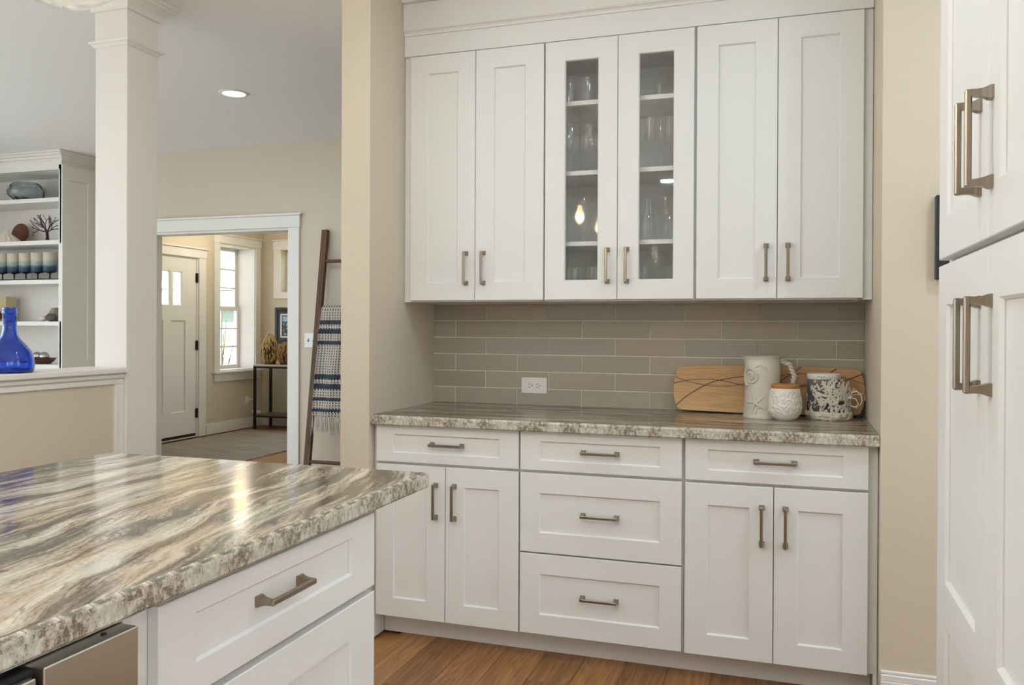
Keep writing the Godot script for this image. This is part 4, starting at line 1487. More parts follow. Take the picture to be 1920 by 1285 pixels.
func canister(at: Vector3) -> void:
	var t := thing("canister", "small round white ceramic canister with carved strokes and a wooden lid", "canister", at)
	var prof := [[0.0, 0.036], [0.003, 0.0405], [0.012, 0.050], [0.03, 0.0595], [0.05, 0.0632], [0.07, 0.0625], [0.095, 0.0592], [0.118, 0.0555], [0.124, 0.0545]]
	var nz := noise(211, 1.0, 2)
	var b := MB.new()
	b.surf(func(u, w):
		var h: float = w * 0.124
		var r := 0.036
		for k in prof.size() - 1:
			if h <= prof[k + 1][0] + 1e-6:
				r = lerpf(prof[k][1], prof[k + 1][1], (h - prof[k][0]) / (prof[k + 1][0] - prof[k][0]))
				break
		var fade := smoothstep(0.01, 0.03, h) * (1.0 - smoothstep(0.11, 0.12, h))
		var ph: float = u * 9.0 + h * 34.0 + 1.4 * nz.get_noise_3d(cos(TAU * u) * 2.0, h * 22.0, sin(TAU * u) * 2.0)
		var tri: float = absf(fmod(ph, 1.0) * 2.0 - 1.0)
		r += fade * 0.0034 * (pow(tri, 2.0) - 0.35)
		return Vector3(sin(TAU * u) * r, h, cos(TAU * u) * r), 132, 60, true, func(_u, w): return Vector3(0, w * 0.124, 0))
	b.lathe([Vector2(0.0545, 0.124), Vector2(0.0515, 0.1245), Vector2(0.0505, 0.118), Vector2(0.0, 0.118)], 40)
	b.lathe([Vector2(0.0, 0.0), Vector2(0.036, 0.0)], 32)
	add(t, "body", b, M.white_glaze)
	var l := MB.new()
	l.lathe([Vector2(0.0, 0.1185), Vector2(0.0495, 0.1185), Vector2(0.0525, 0.126), Vector2(0.0535, 0.134), Vector2(0.0525, 0.1385), Vector2(0.049, 0.141), Vector2(0.03, 0.1418), Vector2(0.0, 0.142)], 40)
	add(t, "lid", l, M.cork)


func coral_holder(at: Vector3) -> void:
	var c := thing("candle", "grey jar candle with a white rim standing inside the coral holder", "candle", at + Vector3(-0.018, 0.0125, 0.004))
	var g := MB.new()
	g.lathe([Vector2(0.0, 0.0), Vector2(0.061, 0.0), Vector2(0.063, 0.002), Vector2(0.063, 0.146)], 48)
	add(c, "jar", g, M.candle_grey)
	var w := MB.new()
	w.lathe([Vector2(0.063, 0.146), Vector2(0.0635, 0.1465), Vector2(0.0638, 0.166), Vector2(0.063, 0.1672), Vector2(0.0605, 0.167), Vector2(0.060, 0.155), Vector2(0.0, 0.155)], 48)
	var band := add(c, "rim", w, M.candle_white)
	# its small print, bent round the rim
	var tm := TextMesh.new()
	var sf := SystemFont.new()
	sf.font_names = PackedStringArray(["Droid Sans"])
	tm.font = sf
	tm.text = "IEMEA  18"
	tm.font_size = 16
	tm.pixel_size = 0.00042
	tm.depth = 0.0006
	var am := tm.get_mesh_arrays()
	if am.size():
		var vv: PackedVector3Array = am[Mesh.ARRAY_VERTEX]
		var nn: PackedVector3Array = am[Mesh.ARRAY_NORMAL]
		for k in vv.size():
			var a := vv[k].x / 0.064 - 0.2
			var r := 0.0637 + vv[k].z * 0.5
			vv[k] = Vector3(sin(a) * r, 0.157 + vv[k].y, cos(a) * r)
			nn[k] = Basis(Vector3.UP, a) * nn[k]
		am[Mesh.ARRAY_VERTEX] = vv
		am[Mesh.ARRAY_NORMAL] = nn
		var lm := ArrayMesh.new()
		lm.add_surface_from_arrays(Mesh.PRIMITIVE_TRIANGLES, am)
		var lt := node_of(lm, [M.candle_grey])
		lt.name = "lettering"
		band.add_child(lt)

	var t := thing("coral_holder", "white branching coral candle holder next to the ceramic canister", "candle holder", at)
	var nz := noise(221, 1.0, 3)
	var b := MB.new()
	# lumpy foot, hollow inside
	b.surf(func(u, s):
		var an: float = TAU * u
		var k: float = nz.get_noise_3d(cos(an) * 3.5, s * 3.0, sin(an) * 3.5)
		var rm: float = 0.079 + 0.007 * k
		var th: float = TAU * s
		var hgt: float = 0.017 + 0.005 * nz.get_noise_2d(cos(an) * 3.0, sin(an) * 3.0)
		return Vector3(sin(an) * (rm + cos(th) * (0.009 + 0.003 * k)), maxf(0.015 + sin(th) * hgt + 0.004 * k, 0.0), cos(an) * (rm + cos(th) * (0.009 + 0.003 * k))), 90, 14, true,
		func(u, _s): return Vector3(sin(TAU * u) * 0.082, 0.016, cos(TAU * u) * 0.082))
	b.lathe([Vector2(0.0, 0.010), Vector2(0.0, 0.012)].map(func(p): return p), 4)
	b.lathe([Vector2(0.08, 0.006), Vector2(0.08, 0.0118), Vector2(0.0, 0.0118)], 40)
	add(t, "foot", b, M.coral)
	var r := RandomNumberGenerator.new()
	r.seed = 14
	var br := MB.new()
	var seg := [0]
	var grow := [null]
	grow[0] = func(a: float, h: float, dir: float, width: float, left: float, depth: int) -> void:
		# climb along a cylinder, waver, fork
		var pts := []
		var rad := []
		var L := r.randf_range(0.022, 0.034) * (1.0 if depth > 0 else 1.25)
		var n := 5
		for k in n + 1:
			var f := float(k) / n
			var ro := 0.0765 + 0.003 * sin(a * 7.0 + h * 60.0)
			pts.append(Vector3(sin(a) * ro, h, cos(a) * ro))
			rad.append(width * (1.0 - 0.22 * f) * (1.0 + 0.16 * sin(k * 2.3 + a * 9.0)))
			dir += r.randf_range(-0.12, 0.12)
			a += sin(dir) * L / n / 0.078
			h += cos(dir) * L / n
		br.tube(pts, rad, 7)
		seg[0] += 1
		var lim: float = 0.088 + 0.045 * maxf(cos(a - 0.05), -0.2)
		if depth < 5 and h < lim and width > 0.0028:
			var sp := r.randf_range(0.45, 0.85)
			grow[0].call(a, h, dir - sp, width * 0.86, left, depth + 1)
			grow[0].call(a, h, dir + sp * r.randf_range(0.6, 1.1), width * 0.84, left, depth + 1)
		else:
			for e in [-0.5, 0.5]:
				var p := []
				for k in 4:
					var f := k / 3.0
					var aa := a + sin(dir + e) * 0.011 * f / 0.078
					p.append(Vector3(sin(aa) * 0.0775, h + cos(dir + e) * 0.011 * f, cos(aa) * 0.0775))
				br.tube(p, [width * 0.72, width * 0.6, width * 0.55, width * 0.3], 6)
	for k in 13:
		grow[0].call(TAU * k / 13.0 + r.randf_range(-0.1, 0.1), 0.022, r.randf_range(-0.35, 0.35), 0.0072, 0.0, 0)
	add(t, "coral_branches", br, M.coral)

	var k := thing("cord_tie", "looped white cord tied on the side of the coral holder", "cord", at + Vector3(0.075, 0.09, 0.05))
	var m := MB.new()
	var loops := [
		[Vector3(0.0, 0.0, 0.0), Vector3(0.008, 0.022, 0.008), Vector3(0.026, 0.026, 0.014), Vector3(0.041, 0.01, 0.012), Vector3(0.044, -0.014, 0.008), Vector3(0.032, -0.032, 0.006), Vector3(0.014, -0.036, 0.004), Vector3(0.002, -0.03, 0.0)],
		[Vector3(0.0, 0.0, 0.0), Vector3(0.016, 0.01, -0.012), Vector3(0.036, 0.012, -0.03), Vector3(0.05, 0.014, -0.05), Vector3(0.06, 0.006, -0.07), Vector3(0.061, -0.015, -0.078)],
		[Vector3(0.0, 0.0, 0.0), Vector3(0.02, -0.002, 0.012), Vector3(0.03, -0.02, 0.014), Vector3(0.022, -0.04, 0.008)],
	]
	for l in loops:
		var cv := Curve3D.new()
		for j in l.size():
			var d: Vector3 = (l[mini(j + 1, l.size() - 1)] - l[maxi(j - 1, 0)]) / 6.0
			cv.add_point(l[j], -d, d)
		var p := []
		for j in 33:
			p.append(cv.sample_baked(cv.get_baked_length() * j / 32.0))
		m.tube(p, 0.0021, 7)
	m.ball(Vector3(0.0, 0.0, 0.0), Vector3(0.006, 0.006, 0.006), 10)
	add(k, "loop", m, M.cord)
	var fr := MB.new()
	for j in 16:
		var e := Vector3(r.randf_range(-0.006, 0.026), r.randf_range(0.024, 0.042), r.randf_range(-0.01, 0.012))
		fr.tube([Vector3(0.006, 0.018, 0.004), e * 0.7 + Vector3(0.002, 0, 0.002), e], [0.0008, 0.0007, 0.0005], 4)
	add(k, "frayed_end", fr, M.cord).set_meta("kind", "stuff")


func glass_of(kind: String) -> MB:
	var b := MB.new()
	var seg := 28
	match kind:
		"tumbler":
			b.lathe([Vector2(0.0, 0.0), Vector2(0.031, 0.0), Vector2(0.033, 0.004), Vector2(0.037, 0.105)], seg)
			b.lathe([Vector2(0.037, 0.105), Vector2(0.0355, 0.105), Vector2(0.0315, 0.012), Vector2(0.0, 0.01)], seg)
		"cordial":
			b.lathe([Vector2(0.0, 0.0), Vector2(0.016, 0.0), Vector2(0.018, 0.006), Vector2(0.024, 0.058)], seg)
			b.lathe([Vector2(0.024, 0.058), Vector2(0.0225, 0.058), Vector2(0.0165, 0.012), Vector2(0.0, 0.01)], seg)
		"wine":
			b.lathe([Vector2(0.0, 0.0), Vector2(0.034, 0.0), Vector2(0.033, 0.002), Vector2(0.008, 0.007), Vector2(0.004, 0.014), Vector2(0.0036, 0.075), Vector2(0.008, 0.086), Vector2(0.026, 0.1), Vector2(0.037, 0.124), Vector2(0.038, 0.15), Vector2(0.031, 0.198)], seg)
			b.lathe([Vector2(0.031, 0.198), Vector2(0.0302, 0.198), Vector2(0.0368, 0.15), Vector2(0.0358, 0.126), Vector2(0.025, 0.103), Vector2(0.0, 0.09)], seg)
		"balloon":
			b.lathe([Vector2(0.0, 0.0), Vector2(0.033, 0.0), Vector2(0.03, 0.002), Vector2(0.006, 0.007), Vector2(0.004, 0.06), Vector2(0.012, 0.07), Vector2(0.034, 0.088), Vector2(0.043, 0.118), Vector2(0.041, 0.145), Vector2(0.031, 0.182)], seg)
			b.lathe([Vector2(0.031, 0.182), Vector2(0.0302, 0.182), Vector2(0.0398, 0.145), Vector2(0.0418, 0.118), Vector2(0.033, 0.091), Vector2(0.0, 0.074)], seg)
		"flute":
			b.lathe([Vector2(0.0, 0.0), Vector2(0.033, 0.0), Vector2(0.031, 0.002), Vector2(0.014, 0.02), Vector2(0.005, 0.07), Vector2(0.004, 0.1), Vector2(0.012, 0.112), Vector2(0.023, 0.135), Vector2(0.025, 0.17), Vector2(0.021, 0.232)], seg)
			b.lathe([Vector2(0.021, 0.232), Vector2(0.0202, 0.232), Vector2(0.0238, 0.17), Vector2(0.0218, 0.137), Vector2(0.0, 0.116)], seg)
		"stemless":
			b.lathe([Vector2(0.0, 0.0), Vector2(0.02, 0.0), Vector2(0.034, 0.012), Vector2(0.043, 0.04), Vector2(0.043, 0.06), Vector2(0.034, 0.105)], seg)
			b.lathe([Vector2(0.034, 0.105), Vector2(0.0332, 0.105), Vector2(0.0418, 0.06), Vector2(0.0418, 0.04), Vector2(0.033, 0.014), Vector2(0.0, 0.004)], seg)
	return b


func glassware() -> void:
	# [kind, x, z, shelf height, upside down, label]
	var S := [1.4255, 1.6355, 1.9305, 2.2225]
	var low := "bottom glazed shelf"
	var two := "third glazed shelf down"
	var three := "second glazed shelf down"
	var up := "top glazed shelf"
	var rows := [
		["tumbler", 0.728, 0.225, 3, "wide clear tumbler on the %s, at its open alcove side" % up], ["tumbler", 0.806, 0.235, 3, "wide clear tumbler on the %s, second behind the same pane" % up], ["tumbler", 0.755, 0.13, 3, "wide clear tumbler at the back of the %s" % up],
		["cordial", 1.036, 0.225, 3, "tiny clear cordial glass on the %s, near the middle stiles" % up], ["cordial", 1.107, 0.225, 3, "tiny clear cordial glass on the %s, centred in its pane" % up], ["cordial", 1.06, 0.14, 3, "tiny clear cordial glass at the back of the %s" % up],
		["wine", 0.732, 0.225, 2, "clear wine glass on the %s, at its open alcove side" % three], ["wine", 0.818, 0.23, 2, "clear wine glass on the %s, beside the middle stiles" % three], ["wine", 0.69, 0.12, 2, "clear wine glass at the back corner of the %s" % three], ["wine", 0.775, 0.12, 2, "clear wine glass at the back of the %s" % three],
		["flute", 1.068, 0.23, 2, "clear champagne flute on the %s, near the middle stiles" % three], ["flute", 1.15, 0.235, 2, "clear champagne flute on the %s, towards the cream wall" % three], ["flute", 1.02, 0.13, 2, "clear champagne flute at the back of the %s" % three], ["flute", 1.1, 0.13, 2, "clear champagne flute at the back of the %s, between two others" % three],
		["wine", 0.70, 0.21, 1, "clear wine goblet on the %s, cut by the pane edge" % two], ["balloon", 0.79, 0.235, 1, "large balloon wine glass in the middle of its pane on the %s" % two], ["balloon", 0.86, 0.14, 1, "large balloon wine glass at the back of the %s" % two],
		["stemless", 1.055, 0.235, 1, "round stemless glass on the %s, near the middle stiles" % two], ["stemless", 1.155, 0.235, 1, "round stemless glass on the %s, towards the cream wall" % two], ["wine", 1.04, 0.11, 1, "clear wine glass behind the round stemless glasses, near the middle stiles"], ["wine", 1.12, 0.11, 1, "clear wine glass behind the round stemless glasses, towards the cream wall"],
		["tumbler", 0.755, 0.235, 0, "straight water tumbler on the %s, at its open alcove side" % low], ["tumbler", 0.845, 0.235, 0, "straight water tumbler on the %s, beside the middle stiles" % low], ["tumbler", 0.70, 0.13, 0, "straight water tumbler at the back of the %s" % low],
		["wine", 1.096, 0.235, 0, "clear wine glass on the %s, in the middle of its pane" % low], ["tumbler", 1.04, 0.17, 0, "straight tumbler on the %s beside the wine glass" % low], ["tumbler", 1.155, 0.17, 0, "straight tumbler on the %s behind the wine glass" % low], ["wine", 1.19, 0.245, 0, "clear wine glass on the %s, at the pane edge towards the cream wall" % low],
	]
	var names := {"tumbler": "water_tumbler", "cordial": "cordial_glass", "wine": "wine_glass", "flute": "champagne_flute", "balloon": "balloon_glass", "stemless": "stemless_glass"}
	var proto := {}
	for e in rows:
		if not proto.has(e[0]):
			var m := ArrayMesh.new()
			glass_of(e[0]).put(m)
			proto[e[0]] = m
		var o := node_of(proto[e[0]], [M.glassware])
		o.name = numbered(names[e[0]])
		add_child(o)
		o.position = Vector3(e[1], S[e[3]] + 0.0003, e[2])
		tag(o, e[4], "glass", "glassware in the glazed cabinet")


func pendant(at: Vector3, label: String) -> void:
	var t := thing("pendant_light", label, "pendant light", Vector3(at.x, H, at.z), "glass globe pendants over the island")
	var c := at.y - H
	var r := 0.135
	var g := MB.new()
	var prof := []
	for k in 25:
		var a := -PI / 2 + (PI - 0.36) * k / 24.0
		prof.append(Vector2(maxf(cos(a) * r, 0.0), c + sin(a) * r))
	g.lathe(prof, 56)
	var inner := []
	for k in range(24, -1, -1):
		var a := -PI / 2 + (PI - 0.36) * k / 24.0
		inner.append(Vector2(maxf(cos(a) * (r - 0.003), 0.0), c + sin(a) * (r - 0.003)))
	g.lathe(inner, 56)
	add(t, "globe", g, M.clear_glass)
	var s := MB.new()
	s.tube([Vector3(0, -0.02, 0), Vector3(0, c + r + 0.03, 0)], 0.005, 10)
	s.lathe([Vector2(0.055, c + r - 0.012), Vector2(0.056, c + r + 0.004), Vector2(0.03, c + r + 0.02), Vector2(0.012, c + r + 0.04), Vector2(0.0, c + r + 0.04)], 24)
	s.lathe([Vector2(0.0, c + r - 0.07), Vector2(0.018, c + r - 0.07), Vector2(0.02, c + r - 0.012), Vector2(0.055, c + r - 0.012)], 24)
	add(t, "stem", s, M.nickel)
	var cp := MB.new()
	cp.lathe([Vector2(0.0, -0.022), Vector2(0.055, -0.02), Vector2(0.06, -0.012), Vector2(0.06, 0.0)], 32)
	add(t, "canopy", cp, M.nickel)
	var b := MB.new()
	b.lathe([Vector2(0.0, c - 0.06), Vector2(0.012, c - 0.056), Vector2(0.026, c - 0.035), Vector2(0.03, c - 0.012), Vector2(0.024, c + 0.02), Vector2(0.014, c + 0.045), Vector2(0.013, c + 0.066), Vector2(0.0, c + 0.066)], 24)
	add(t, "bulb", b, M.bulb_glow)
	var l := OmniLight3D.new()
	l.name = "glow"
	l.light_color = Color(1.0, 0.95, 0.86)
	l.light_energy = 0.26
	l.light_size = 0.025
	l.omni_range = 16.0
	l.omni_attenuation = 2.0
	l.shadow_enabled = true
	l.position.y = c - 0.012
	t.add_child(l)


# ---------------------------------------------------------------- living room ornaments

func ornaments() -> void:
	var z := -1.85
	# glass bowl vase with swirled ribs
	var t := thing("glass_vase", "round smoky grey glass vase on the top bookcase shelf", "vase", Vector3(-4.655, 2.3493, z))
	var b := MB.new()
	var pr := [[0.0, 0.086], [0.01, 0.105], [0.045, 0.142], [0.085, 0.151], [0.125, 0.136], [0.15, 0.108], [0.158, 0.094]]
	b.surf(func(u, w):
		var h: float = w * 0.158
		var r := 0.094
		for k in pr.size() - 1:
			if h <= pr[k + 1][0] + 1e-6:
				r = lerpf(pr[k][1], pr[k + 1][1], (h - pr[k][0]) / (pr[k + 1][0] - pr[k][0]))
				break
		r += 0.0022 * sin(TAU * u * 11.0 + h * 34.0)
		return Vector3(cos(TAU * u) * r, h, -sin(TAU * u) * r), 120, 24, true, func(_u, w): return Vector3(0, w * 0.158, 0))
	b.lathe([Vector2(0.0, 0.0), Vector2(0.086, 0.0)], 40)
	b.lathe([Vector2(0.094, 0.158), Vector2(0.09, 0.157), Vector2(0.104, 0.149), Vector2(0.131, 0.124), Vector2(0.145, 0.085), Vector2(0.136, 0.047), Vector2(0.1, 0.014), Vector2(0.0, 0.006)], 60)
	add(t, "bowl", b, M.smoke_glass)

	# wire tree on a small foot
	var tr := thing("wire_tree", "small bare wire tree sculpture on a bookcase shelf", "sculpture", Vector3(-4.425, 1.9923, z))
	var w := MB.new()
	var r := RandomNumberGenerator.new()
	r.seed = 33
	w.tube([Vector3(0, 0.006, 0), Vector3(0.003, 0.04, 0), Vector3(-0.003, 0.09, 0)], [0.018, 0.012, 0.012], 9)
	var grow := [null]
	grow[0] = func(p: Vector3, d: Vector3, L: float, rad: float, depth: int) -> void:
		var m := p + d * L * 0.5 + Vector3(r.randf_range(-1, 1), r.randf_range(-1, 1), r.randf_range(-1, 1)) * L * 0.08
		var e := p + d * L
		w.tube([p, m, e], [rad, rad * 0.85, rad * 0.7], 5)
		if depth < 4:
			for k in (3 if depth < 2 else 2):
				var s := Vector3(r.randf_range(-1, 1), r.randf_range(-0.55, 0.75), r.randf_range(-0.6, 0.6))
				grow[0].call(e, (d + s * 0.75).normalized(), L * r.randf_range(0.6, 0.82), rad * 0.66, depth + 1)
	for k in 7:
		var a := PI * (0.06 + 0.88 * k / 6.0)
		grow[0].call(Vector3(-0.003, 0.088, 0), Vector3(cos(a), sin(a) * 0.85 + 0.05, r.randf_range(-0.35, 0.35)).normalized(), 0.062, 0.0062, 1)
	add(tr, "branches", w, M.smoke_tree)
	var f := MB.new()
	f.lathe([Vector2(0.0, 0.0), Vector2(0.05, 0.0), Vector2(0.05, 0.004), Vector2(0.02, 0.008), Vector2(0.0, 0.008)], 24)
	add(tr, "foot", f, M.smoke_tree)

	var d := MB.new()
	d.x = Transform3D(Basis(Vector3(1, 0, 0), -0.12), Vector3(-4.868, 1.9925 + 0.095, -1.97))
	d.lathe([], 3)
	d.x = Transform3D(Basis(Vector3(1, 0, 0), PI / 2 - 0.12), Vector3(-4.868, 1.9925 + 0.0945, -1.97))
	d.lathe([Vector2(0.0, -0.009), Vector2(0.09, -0.009), Vector2(0.095, -0.004), Vector2(0.095, 0.004), Vector2(0.09, 0.009), Vector2(0.07, 0.006), Vector2(0.0, 0.006)], 48)
	single("wooden_plate", d, M.walnut, "round dark wooden plate standing behind the white shell", "plate")
	var sh := MB.new()
	sh.x = Transform3D(Basis.IDENTITY, Vector3(-4.86, 1.9925, -1.83))
	sh.surf(func(u, q):
		var h: float = q * 0.115
		var k: float = (1.0 - q) * (1.0 + 0.07 * sin(TAU * u * 14.0)) + 0.02
		return Vector3(cos(TAU * u) * 0.15 * k + 0.006 * sin(q * 7.0), h, -sin(TAU * u) * 0.075 * k), 84, 14, true, func(_u, q): return Vector3(0, q * 0.115 - 0.02, 0))
	single("shell", sh, M.shell, "pale pink white conical shell in front of the wooden plate", "shell")

	# candle holder with ombre cups
	var c := thing("candelabra", "long dark candle tray with a row of blue ombre cups", "candle holder", Vector3(-4.66, 1.6613, z))
	var tray := MB.new()
	tray.box(Vector3(-0.52, 0.0, -0.045), Vector3(0.355, 0.014, 0.045), 0.004)
	add(c, "tray", tray, M.dark_bronze)
	for k in 6:
		var x := 0.266 - 0.134 * k
		var s := MB.new()
		s.tube([Vector3(x, 0.012, 0), Vector3(x, 0.068, 0)], 0.006, 8)
		s.lathe([Vector2(0.006, 0.058), Vector2(0.03, 0.068), Vector2(0.045, 0.07), Vector2(0.045, 0.073), Vector2(0.0, 0.073)], 20, Vector3(x, 0, 0))
		add(c, "stem", s, M.dark_bronze)
		var cu := MB.new()
		cu.lathe([Vector2(0.05, 0.074), Vector2(0.054, 0.08), Vector2(0.055, 0.235), Vector2(0.053, 0.238)], 32, Vector3(x, 0, 0))
		cu.lathe([Vector2(0.053, 0.238), Vector2(0.05, 0.232), Vector2(0.05, 0.2)], 32, Vector3(x, 0, 0))
		add(c, "cup", cu, M.ombre_cup)
		var wx := MB.new()
		wx.lathe([Vector2(0.05, 0.2), Vector2(0.0, 0.2)], 20, Vector3(x, 0, 0))
		add(c, "wax", wx, M.candle_white)

	# stones on the shelf below
	var st := MB.new()
	st.x = Transform3D(Basis.IDENTITY, Vector3(-4.345, 1.3095, z - 0.01))
	st.surf(func(u, q):
		var h: float = q * 0.118
		var k := 0.068 * (0.86 + 0.14 * sin(q * 3.0)) if q < 0.45 else lerpf(0.068, 0.026, (q - 0.45) / 0.55)
		k = k * (0.965 + 0.035 * cos(TAU * u * 7.0)) * (0.8 if q == 0.0 else 1.0)
		return Vector3(cos(TAU * u) * k, h, -sin(TAU * u) * k), 70, 16, true, func(_u, q): return Vector3(0, q * 0.118 - 0.01, 0))
	st.lathe([Vector2(0.026, 0.118), Vector2(0.0, 0.118)], 24)
	single("stone_vase", st, M.stone_taupe, "small faceted taupe vase on the bookcase shelf under the candles", "vase")
	var pb := MB.new()
	pb.ball(Vector3(-4.437, 1.3095 + 0.024, z + 0.03), Vector3(0.034, 0.024, 0.03), 20)
	single("pebble", pb, M.pebble, "small pale pebble beside the taupe vase", "pebble")
	var ds := MB.new()
	ds.ball(Vector3(-4.285, 1.3095 + 0.034, z + 0.085), Vector3(0.058, 0.034, 0.035), 20)
	single("dark_pebble", ds, M.dark_stone, "dark grey pebble in front of the taupe vase", "pebble")
	var bk := MB.new()
	bk.box(Vector3(-5.06, 1.3095, -2.0), Vector3(-4.95, 1.53, -1.9), 0.003)
	single("book", bk, M.parchment, "pale yellow book standing at the picture edge of a bookcase shelf", "book")
	var ov := MB.new()
	ov.ball(Vector3(-4.965, 1.3095 + 0.052, -1.82), Vector3(0.055, 0.052, 0.04), 20)
	single("wooden_egg", ov, M.walnut, "dark rounded wooden ornament in front of the yellow book", "ornament")

	# wooden bowl with silver balls on the lowest open shelf
	var bo := MB.new()
	bo.x = Transform3D(Basis.from_scale(Vector3(1.0, 1.0, 0.62)), Vector3(-4.47, 0.9465, z))
	bo.lathe([Vector2(0.0, 0.0), Vector2(0.07, 0.0), Vector2(0.1, 0.02), Vector2(0.128, 0.05), Vector2(0.124, 0.051), Vector2(0.096, 0.026), Vector2(0.0, 0.014)], 40)
	single("wooden_bowl", bo, M.walnut, "shallow oval wooden bowl on the lowest open bookcase shelf", "bowl")
	var bl := [[-4.535, 0.026, "silver glass ball in the wooden bowl, nearer the blue bottle"], [-4.455, 0.03, "silver glass ball in the middle of the wooden bowl"]]
	for e in bl:
		var s := MB.new()
		s.ball(Vector3(e[0], 0.9465 + 0.018 + 0.042, z + 0.0), Vector3(0.042, 0.042, 0.042), 24)
		single("glass_ball", s, M.silver, e[2], "ball", "silver balls in the wooden bowl")

	# blue bottle on the half wall
	var bt := MB.new()
	bt.x = Transform3D(Basis.IDENTITY, Vector3(-1.215, 1.0923, 1.262))
	bt.lathe([Vector2(0.0, 0.006), Vector2(0.04, 0.0), Vector2(0.074, 0.0), Vector2(0.083, 0.008), Vector2(0.085, 0.03), Vector2(0.083, 0.058), Vector2(0.074, 0.084), Vector2(0.056, 0.108), Vector2(0.038, 0.127), Vector2(0.029, 0.142), Vector2(0.0245, 0.165), Vector2(0.0235, 0.225), Vector2(0.0265, 0.228), Vector2(0.0275, 0.233), Vector2(0.0265, 0.239), Vector2(0.024, 0.241), Vector2(0.0255, 0.246), Vector2(0.024, 0.25), Vector2(0.0205, 0.25), Vector2(0.02, 0.165), Vector2(0.025, 0.14), Vector2(0.034, 0.125), Vector2(0.052, 0.106), Vector2(0.07, 0.082), Vector2(0.079, 0.057), Vector2(0.081, 0.03), Vector2(0.079, 0.012), Vector2(0.07, 0.006), Vector2(0.0, 0.012)], 56)
	single("blue_bottle", bt, M.blue_glass, "cobalt blue glass demijohn bottle on the half wall cap", "bottle")


# ---------------------------------------------------------------- ladder, throw, switch

func ladder_and_throw() -> void:
	var x0 := -1.835
	var x1 := -1.35
	var foot := Vector3(0, 0.0, -1.78)
	var head := Vector3(0, 2.03, -2.062)
	var t := thing("ladder", "rustic brown wooden blanket ladder leaning on the taupe wall", "ladder", Vector3((x0 + x1) / 2, 0, foot.z))
	var up := (head - foot).normalized()
	var fwd := Vector3(1, 0, 0).cross(up)
	for x in [x0, x1]:
		var b := MB.new()
		b.box(Vector3(-0.026, 0.0, -0.017), Vector3(0.026, (head - foot).length(), 0.017), 0.003)
		add(t, "rail", b, M.ladder_wood, Transform3D(Basis(Vector3(1, 0, 0), up, fwd), Vector3(x, 0.004, foot.z) - t.position))
	for y in [0.255, 0.655, 1.035, 1.415, 1.785]:
		var f: float = y / head.y
		var p := foot.lerp(head, f)
		var b := MB.new()
		b.tube([Vector3(x0 + 0.012, p.y, p.z) - t.position, Vector3(x1 - 0.012, p.y, p.z) - t.position], 0.0135, 10)
		add(t, "rung", b, M.ladder_wood)
	var c := thing("throw_blanket", "cream and navy woven throw with fringe hanging over a ladder rung", "blanket", Vector3(-1.6, 1.415, foot.lerp(head, 0.7).z))
	var zt := foot.lerp(head, 1.415 / 2.03).z
	var nz := noise(301, 1.0, 2)
	var cloth := func(u: float, w: float, d: float) -> Vector3:
		# w: 0 at the back hem, over the rung, down to the front hem
		var x: float = lerpf(-1.79 - 0.018 * w, -1.43, u)
		var L := 0.83
		var s: float = w * (L + 0.3) - 0.3
		var zz: float
		var yy: float
		if s < -0.03:
			yy = 1.43 + s
			zz = zt - 0.03
		elif s < 0.03:
			var a := (s / 0.03) * PI / 2
			yy = 1.40 + cos(a) * (0.036 + d)
			zz = zt + sin(a) * (0.032 + d)
			return Vector3(x, yy, zz)
		else:
			yy = 1.43 - s
			zz = lerpf(foot.z, head.z, yy / head.y) + 0.034 + 0.008 * sin(x * 34.0 + s * 2.0) * smoothstep(0.0, 0.3, s) + 0.01 * nz.get_noise_2d(x * 9.0, s * 5.0)
		return Vector3(x, yy, zz + (d if s > 0.0 else -d))
	var b := MB.new()
	b.surf(func(u, w): return cloth.call(u, w, 0.006), 30, 60, false, func(u, w): return cloth.call(u, w, -0.05))
	b.surf(func(u, w): return cloth.call(u, w, -0.004), 30, 60, false, func(u, w): return cloth.call(u, w, 0.05))
	for k in b.t.size():
		var s: float = (1.0 - b.t[k].y) * 1.13 - 0.3
		b.t[k] = Vector2(b.t[k].x * 1.0, clampf(s / 0.83, 0.0, 1.0) if s > 0.0 else -s / 0.83)
	var co := c.position
	for k in b.v.size():
		b.v[k] -= co
	add(c, "cloth", b, M.throw_weave)
	var fr := MB.new()
	var r := RandomNumberGenerator.new()
	r.seed = 9
	for k in 26:
		var p: Vector3 = cloth.call((k + 0.5) / 26.0, 1.0, 0.0)
		var L := r.randf_range(0.1, 0.15)
		for j in 3:
			var e := p + Vector3(r.randf_range(-0.012, 0.012), -L, r.randf_range(-0.012, 0.012))
			fr.tube([p - co, p.lerp(e, 0.5) + Vector3(r.randf_range(-0.004, 0.004), 0, 0.003) - co, e - co], [0.0035, 0.003, 0.0018], 5)
	add(c, "fringe", fr, M.fringe).set_meta("kind", "stuff")

	var s := thing("light_switch", "white double toggle switch plate on the taupe wall beside the ladder", "light switch", Vector3(-1.975, 1.167, FZ))
	sub_box(s, "plate", Vector3(-0.058, -0.058, 0.0), Vector3(0.058, 0.058, 0.006), M.white_plastic, 0.002)
	for x in [-0.023, 0.023]:
		var b2 := MB.new()
		b2.x = Transform3D(Basis(Vector3(1, 0, 0), -0.35), Vector3(x, 0.002, 0.006))
		b2.box(Vector3(-0.005, -0.006, -0.002), Vector3(0.005, 0.008, 0.014), 0.001)
		var tg := add(s, "toggle", b2, M.white_plastic)
		sub_box(tg, "slot", Vector3(x - 0.0065, -0.0125, 0.0058), Vector3(x + 0.0065, 0.0125, 0.0064), M.dark_slot, 0.0)


# ---------------------------------------------------------------- foyer

